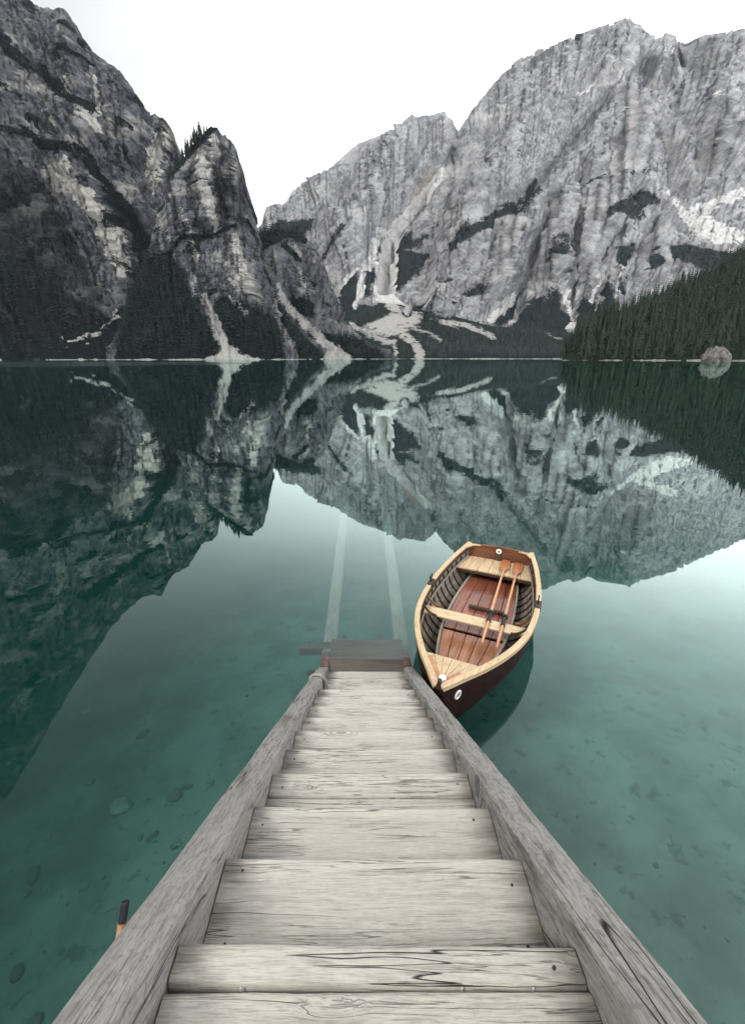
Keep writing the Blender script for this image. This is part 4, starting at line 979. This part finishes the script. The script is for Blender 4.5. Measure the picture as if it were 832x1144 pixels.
# ------------------------------------------------------------------ rowing boat
boat = empty('rowing_boat', BM); tag(boat, 'wooden rowing boat with pale gunwales and red brown floorboards beside the stairs', 'boat')
M_HULL = varnished('dark_mahogany', (.026, .005, .004), (.009, .002, .002), 0, .5, .12)
M_INNER = varnished('worn_planking', (.30, .265, .21), (.14, .12, .095), 0, .6, .2)
M_RIB = varnished('dark_ribs', (.085, .055, .04), (.04, .026, .019), 2, .5, .2)
M_ASH = varnished('pale_ash', (.56, .43, .27), (.43, .31, .18), 0, .4, .35, 1.3)
M_ASHY = varnished('pale_ash_seat', (.60, .48, .31), (.46, .34, .20), 1, .4, .35, 1.3)
M_MAHO = varnished('red_floorboards', (.29, .105, .055), (.125, .036, .021), 0, .3, .5, 1.0, .25)
M_MAHOY = varnished('red_transom', (.20, .085, .04), (.10, .038, .02), 1, .35, .4)
M_GREYW = varnished('grey_batten', (.33, .30, .25), (.22, .19, .16), 0, .55, .2)
M_IRON = plain('dark_iron', (.03, .028, .028), .45, .5, .7, .2, 20)
M_BLACK = plain('black_gap', (.012, .010, .009), .8, .1)
M_LEATHER = plain('black_leather', (.016, .020, .020), .55, .35, 0, .3, 30, .001)
M_WHITE = plain('white_enamel', (.72, .70, .66), .4, .4, 0, .12, 30)
M_OAR = varnished('oar_wood', (.60, .34, .19), (.44, .20, .10), 0, .35, .4)
M_HONEY = varnished('honey_floorboards', (.40, .19, .09), (.20, .075, .038), 0, .32, .45, 1.0, .2)
M_BLADE = varnished('oar_blade_wood', (.42, .17, .065), (.28, .10, .04), 0, .35, .4)

SN = np.linspace(0, BL, 56); NS = 8; QB = np.linspace(0, 1, NS + 1)
def skin(off, step, sign):
    mb = MB()
    for side in (1, -1):
        for j in range(NS):
            rings = []
            for s_ in SN:
                a = hull_pt(float(s_), QB[j], off + sign * step * (0 if j == 0 else 1), side); c = hull_pt(float(s_), (QB[j] + QB[j + 1]) / 2, off + sign * step * .5, side); d = hull_pt(float(s_), QB[j + 1], off, side)
                rings.append([a, c, d])
                if j < NS - 1: rings[-1].append(hull_pt(float(s_), QB[j + 1], off + sign * step, side))
            mb.sweep(rings, closed=False, caps=False)
    return mb
skin(.009, .011, 1).build('hull', M_HULL, boat, smooth=True)
skin(-.010, .009, 1).build('inner_planking', M_INNER, boat, smooth=True)
# stem post and keel
mb = MB(); rings = []
for s_, z in [(-.012, .60), (-.010, .54), (.02, .42), (.06, .28), (.12, .15), (.20, .03), (.32, -.07), (.6, -.16), (1.4, -.21), (2.6, -.20), (3.60, -.12)]:
    wd = .016; rings.append([(s_ - .012, -wd, z - .015), (s_ - .012, wd, z - .015), (s_ + .05, wd, z + .03), (s_ + .05, -wd, z + .03)])
mb.sweep(rings).build('stem_post', M_HULL, boat, bevel=.004)
# gunwales
def rail_sweep(side, inn, out, zt, th, s0, s1, n=60, round_=True):
    rings = []
    for s_ in np.linspace(s0, s1, n):
        s_ = float(s_); ds = .02
        b = float(HB(s_)); zz = float(ZS(s_)); sl = (float(HB(min(s_ + ds, BL))) - float(HB(max(s_ - ds, 0)))) / (min(s_ + ds, BL) - max(s_ - ds, 0)); k = 1 / math.sqrt(1 + sl * sl)
        def off(d): return (s_ - sl * k * d, side * max(b + k * d, .002))
        pi, po = off(-inn), off(out)
        rings.append([(pi[0], pi[1], zz + zt - th), (po[0], po[1], zz + zt - th), (po[0], po[1], zz + zt), (pi[0], pi[1], zz + zt)])
    return MB().sweep(rings)
for side in (1, -1):
    o = rail_sweep(side, .040, .026, .022, .034, .015, BL + .01).build('gunwale', M_ASH, boat, bevel=.008)
    rail_sweep(side, -.010, .024, -.012, .024, .03, BL, 60).build('rubbing_strake', M_ASH, boat, bevel=.005)
# transom
def sec(s_, off=0.0, n=18, q0=0., q1=1.):
    return [hull_pt(s_, q0 + (q1 - q0) * k / n, off, 1) for k in range(n, -1, -1)] + [hull_pt(s_, q0 + (q1 - q0) * k / n, off, -1) for k in range(1, n + 1)]
ring = sec(BL - .002, .004)
def arch(r, dx):
    return [(x + dx, y, z) for x, y, z in r] + [(r[0][0] + dx, -.45 + .9 * k / 8, .50 + .035 * (1 - (abs(k - 4) / 4) ** 2)) for k in range(1, 8)]
mb = MB(); a = arch(ring, -.03); b_ = arch(ring, .006)
mb.sweep([a, b_]).build('transom', M_MAHOY, boat, bevel=.004)
for side in (1, -1):
    b0 = float(HB(BL)); V = [(BL - .032, side * (b0 - .02)), (BL - .032, side * (b0 - .20)), (BL - .075, side * (b0 - .085)), (BL - .22, side * (float(HB(BL - .22)) - .05))]
    mb = MB(); mb.add([(x, y, .492) for x, y in V] + [(x, y, .519) for x, y in V], [(0, 1, 2, 3), (7, 6, 5, 4), (0, 4, 5, 1), (1, 5, 6, 2), (2, 6, 7, 3), (3, 7, 4, 0)])
    mb.build('quarter_knee', M_ASH, boat, bevel=.004)
mb = MB(); mb.box((BL - .062, -.035, .28), (BL - .033, .035, .545)); mb.build('transom_cleat', M_RIB, boat, bevel=.005)
mb = MB(); mb.tube([(BL - .0635, 0, .47), (BL - .07, 0, .47)], .045, 24); em = mb.build('transom_badge', M_WHITE, boat, smooth=True, bevel=.002)
mb = MB(); mb.tube([(BL - .0702, 0, .468), (BL - .074, 0, .468)], .014, 14); mb.build('badge_hole', M_IRON, em, smooth=True)
# ribs
for s_ in np.arange(.66, 3.5, .165):
    for side in (1, -1):
        rings = []
        for q_ in np.linspace(.06, .985, 22):
            ss = float(s_) + .05 * (1 - q_); p = hull_pt(ss, q_, -.008, side); p2 = hull_pt(ss, q_, -.026, side); wd = .010
            rings.append([(p[0] - wd, p[1], p[2]), (p[0] + wd, p[1], p[2]), (p2[0] + wd, p2[1], p2[2]), (p2[0] - wd, p2[1], p2[2])])
        MB().sweep(rings).build('rib', M_RIB, boat)
# risers (grey inner stringers that carry the seats)
for side in (1, -1):
    rings = []
    for s_ in np.linspace(.55, 3.5, 40):
        p = hull_pt(float(s_), .80, -.028, side); p2 = hull_pt(float(s_), .80, -.048, side)
        rings.append([(s_, p[1], p[2] - .02), (s_, p2[1], p2[2] - .02), (s_, p2[1], p2[2] + .02), (s_, p[1], p[2] + .02)])
    MB().sweep(rings).build('riser', M_GREYW, boat, bevel=.004)
    rings = []
    for s_ in np.linspace(.5, BL - .04, 50):
        p = hull_pt(float(s_), .985, -.012, side); p2 = hull_pt(float(s_), .985, -.05, side)
        rings.append([(s_, p[1], p[2] - .045), (s_, p2[1], p2[2] - .045), (s_, p2[1], p2[2] - .002), (s_, p[1], p[2] - .002)])
    MB().sweep(rings).build('inwale', M_RIB, boat, bevel=.003)
# floorboards, two sections of five boards
FZ = .085
fw = cub([.5, 1.0, 1.6, 2.2, 2.8, 3.4], [.14, .265, .375, .405, .385, .33])
def floor(s0, s1, z, name, mat):
    mb = MB(); nb = 5
    for k in range(nb):
        rings = []
        for s_ in np.linspace(s0, s1, 16):
            wd = float(fw(s_)) * 2; y0 = -wd / 2 + wd * k / nb + .0035; y1 = -wd / 2 + wd * (k + 1) / nb - .0035
            rings.append([(s_, y0, z - .02), (s_, y1, z - .02), (s_, y1, z), (s_, y0, z)])
        mb.sweep(rings)
    return mb.build(name, mat, boat, bevel=.003)
floor(.50, 1.66, FZ - .004, 'floorboards', M_HONEY); floor(1.70, 3.30, FZ + .012, 'floorboards', M_MAHO)
for s_ in (.8, 1.3, 2.0, 2.5, 3.0):
    wd = float(fw(s_)) + .01; mb = MB(); mb.box((s_ - .03, -wd, FZ - .07), (s_ + .03, wd, FZ - .028)); mb.build('floor_bearer', M_RIB, boat)
for side in (1, -1):
    rings = []
    for s_ in np.linspace(.55, 3.35, 40):
        y = side * (float(fw(s_)) + .018); rings.append([(s_, y - .016, FZ - .02), (s_, y + .016, FZ - .02), (s_, y + .016, FZ + .03), (s_, y - .016, FZ + .03)])
    MB().sweep(rings).build('floor_batten', M_GREYW, boat, bevel=.004)
mb = MB(); mb.box((2.25, -.30, FZ + .02), (2.30, .18, FZ + .065)); mb.build('foot_rest', M_RIB, boat, bevel=.006)
# thwart, stern bench, bow deck
def seat(s0, s1, z, inset, name, nb, mat, along=False):
    mb = MB(); NW = 12
    if not along:                     # boards running across
        for k in range(nb):
            a = s0 + (s1 - s0) * k / nb + .002; c = s0 + (s1 - s0) * (k + 1) / nb - .002
            def half(s_):
                qlo, qhi = 0, 1
                for _ in range(30):
                    qm = (qlo + qhi) / 2
                    if hull_pt(s_, qm)[2] < z: qlo = qm
                    else: qhi = qm
                return hull_pt(s_, qlo)[1] - inset
            ha, hc = half(a), half(c)
            V = [(a, -ha, z - .028), (c, -hc, z - .028), (c, hc, z - .028), (a, ha, z - .028), (a, -ha, z), (c, -hc, z), (c, hc, z), (a, ha, z)]
            mb.add(V, [(3, 2, 1, 0), (4, 5, 6, 7), (0, 1, 5, 4), (1, 2, 6, 5), (2, 3, 7, 6), (3, 0, 4, 7)])
    return mb, half if not along else None
TZ = .295
mb, _h = seat(1.60, 1.79, TZ, .03, 'thwart', 1, M_ASHY); mb.build('thwart', M_ASHY, boat, bevel=.007)
mb, hf = seat(3.09, 3.58, .30, .03, 'stern_bench', 1, M_ASHY)
mb = MB(); nb = 7
h0, h1 = hf(3.09), hf(3.57)
for k in range(nb):                   # boards running fore and aft, side by side
    u0, u1 = -1 + 2 * k / nb, -1 + 2 * (k + 1) / nb; g = .0025
    V = [(3.09, h0 * u0 + g, .272), (3.58, h1 * u0 + g, .272), (3.58, h1 * u1 - g, .272), (3.09, h0 * u1 - g, .272), (3.09, h0 * u0 + g, .30), (3.58, h1 * u0 + g, .30), (3.58, h1 * u1 - g, .30), (3.09, h0 * u1 - g, .30)]
    mb.add(V, [(3, 2, 1, 0), (4, 5, 6, 7), (0, 1, 5, 4), (1, 2, 6, 5), (2, 3, 7, 6), (3, 0, 4, 7)])
mb.build('stern_bench', M_ASH, boat, bevel=.004)
mb = MB(); mb.box((3.095, -h0 + .01, .225), (3.115, h0 - .01, .2715)); mb.build('bench_apron', M_RIB, boat)
# bow deck: six boards fanning from the stem, and its brown border
mb = MB(); nb = 6; sd0 = .55; hw = float(HB(sd0)) - .045
for k in range(nb):
    u0, u1 = -1 + 2 * k / nb, -1 + 2 * (k + 1) / nb; rings = []
    for s_ in np.linspace(.10, sd0, 8):
        b = max(float(HB(s_)) - .045, .012); z = float(ZS(s_)) + .004; g = min(.0022, b / nb * .3)
        rings.append([(s_, b * u0 + g, z - .02), (s_, b * u1 - g, z - .02), (s_, b * u1 - g, z), (s_, b * u0 + g, z)])
    mb.sweep(rings)
mb.build('bow_deck', M_ASH, boat, bevel=.002)
for side in (1, -1):
    rings = []
    for s_ in np.linspace(.12, .34 if side < 0 else .5, 10):
        b = max(float(HB(s_)) - .046, .012); z = float(ZS(s_)) + .0065; wdt = min(.055, b * .9)
        rings.append([(s_, side * b, z - .004), (s_, side * (b - wdt), z - .004), (s_, side * (b - wdt), z), (s_, side * b, z)])
    MB().sweep(rings).build('deck_border', varnished('deck_border_wood', (.47, .25, .12), (.36, .17, .08), 0, .4), boat)
mb = MB(); mb.tube([(.155, 0, .563), (.155, 0, .588)], .036, 20); mb.build('deck_fitting', M_WHITE, boat, smooth=True, bevel=.004)
mb = MB(); mb.tube([(.04, 0, .52), (.045, 0, .645)], [.022, .02], 12); mb.build('bow_post', M_RIB, boat, smooth=True, bevel=.004)
# white oval ring emblem on the side of the bow
s_ = .20; c0 = Vector(hull_pt(s_, .80, .024, -1)); ca = Vector(hull_pt(s_ + .05, .80, .024, -1)) - Vector(hull_pt(s_ - .05, .80, .024, -1)); ca.normalize()
cb = Vector(hull_pt(s_, .92, .024, -1)) - Vector(hull_pt(s_, .68, .024, -1)); cb = (cb - cb.dot(ca) * ca).normalized()
mb = MB(); mb.tube([c0 + .030 * math.cos(k * 2 * math.pi / 24) * ca + .042 * math.sin(k * 2 * math.pi / 24) * cb for k in range(24)], .011, 8, closed=True); mb.build('bow_emblem', M_WHITE, boat, smooth=True)
# thwart knees
for side in (1, -1):
    for s0, dr in ((1.575, -1), (1.815, 1)):
        yb = float(HB(s0)); rings = []
        for k in range(12):
            a = k / 11; y = side * (yb - .055 - .17 * a ** 1.0); z = .425 - (.425 - TZ - .012) * (1 - (1 - a) ** 2.2); s_ = s0 - .0 * dr
            wd = .012; rings.append([(s_ - wd, y, z - .022), (s_ + wd, y, z - .022), (s_ + wd, y, z + .012), (s_ - wd, y, z + .012)])
        MB().sweep(rings).build('knee', M_MAHOY if dr > 0 else M_RIB, boat, bevel=.003)
# oarlocks on blocks
for side in (1, -1):
    s_ = 2.13; y = side * (float(HB(s_)) - .008); z = float(ZS(s_)) + .023
    mb = MB(); mb.box((s_ - .09, y - .045, z - .05), (s_ + .09, y + .035, z + .016)); bl = mb.build('oarlock_block', M_RIB, boat, bevel=.012)
    mb = MB(); mb.tube([(s_, y, z), (s_, y, z + .045)], .011, 10)
    mb.tube([(s_ + .042 * math.sin(a), y, z + .088 - .042 * math.cos(a)) for a in np.linspace(-2.3, 2.3, 18)], .009, 8)
    mb.build('oarlock', M_IRON, boat, smooth=True)
# oars lying over bench and thwart
def oar(label, pa, pb):
    pa, pb = Vector(pa), Vector(pb); x = (pb - pa).normalized(); y = Vector((0, 0, 1)).cross(x).normalized(); z = x.cross(y)
    M = Matrix((x, y, z)).transposed().to_4x4(); M.translation = pa; L = (pb - pa).length
    r = empty('oar', BM @ M); tag(r, label, 'oar', 'oars lying in the rowing boat')
    mb = MB(); mb.tube([(0, 0, 0), (.10, 0, 0), (.12, 0, 0), (.6, 0, 0), (1.2, 0, 0), (L - .46, 0, 0), (L - .3, 0, 0)], [.014, .014, .018, .019, .018, .015, .011], 12); mb.build('shaft', M_OAR, r, smooth=True)
    mb = MB(); rings = []
    for u, wd in [(0, .018), (.05, .03), (.10, .055), (.16, .068), (.30, .070), (.40, .066), (.43, .05), (.435, .03)]:
        x_ = L - .44 + u; th = .011 if u < .3 else .007
        rings.append([(x_, -wd, -th * .4), (x_, -wd * .5, -th), (x_, wd * .5, -th), (x_, wd, -th * .4), (x_, wd, th * .4), (x_, wd * .5, th), (x_, wd * .12, th * 1.5), (x_, -wd * .12, th * 1.5), (x_, -wd * .5, th), (x_, -wd, th * .4)])
    mb.sweep(rings).build('blade', M_BLADE, r, smooth=True)
    mb = MB(); mb.tube([(.46, 0, 0), (.47, 0, 0), (.70, 0, 0), (.71, 0, 0)], [.019, .024, .024, .019], 14)
    mb.tube([(.66, 0, 0), (.70, 0, 0)], [.036, .036], 14); mb.tube([(.47, 0, 0), (.50, 0, 0)], [.030, .030], 14)
    mb.build('collar', M_LEATHER, r, smooth=True)
oar('oar with a dark brown blade lying nearer the middle of the boat', (1.22, -.185, .322), (3.57, -.13, .336))
oar('oar with an orange brown blade lying nearer the right side of the boat', (1.20, -.355, .322), (3.54, -.325, .336))

# ------------------------------------------------------------------ haze
m, t = new_mat('haze_air')
pv = t.n('ShaderNodeVolumePrincipled'); pv.inputs['Color'].default_value = (.86, .90, .96, 1); pv.inputs['Density'].default_value = .00002; pv.inputs['Anisotropy'].default_value = .2
t.out(None, pv.outputs[0])
mb = MB(); mb.box((-2600, -90, -45), (4200, 4600, 2300))
tag(mb.build('haze', m, None, Matrix.Identity(4)), 'thin pale mountain air between the viewer and the peaks', None, None, 'stuff')

# ------------------------------------------------------------------ render settings
S.view_settings.view_transform = 'Standard'; S.view_settings.look = 'None'; S.view_settings.gamma = 1; S.view_settings.exposure = 0
S.view_settings.use_curve_mapping = False
S.render.engine = 'CYCLES'
cy = S.cycles
cy.use_denoising = True
try: cy.denoiser = 'OPENIMAGEDENOISE'; cy.denoising_input_passes = 'RGB_ALBEDO_NORMAL'
except Exception: pass
cy.max_bounces = 6; cy.diffuse_bounces = 2; cy.glossy_bounces = 3; cy.transmission_bounces = 4; cy.transparent_max_bounces = 12; cy.volume_bounces = 1
cy.use_adaptive_sampling = True; cy.adaptive_threshold = .02
cy.caustics_reflective = False; cy.caustics_refractive = False
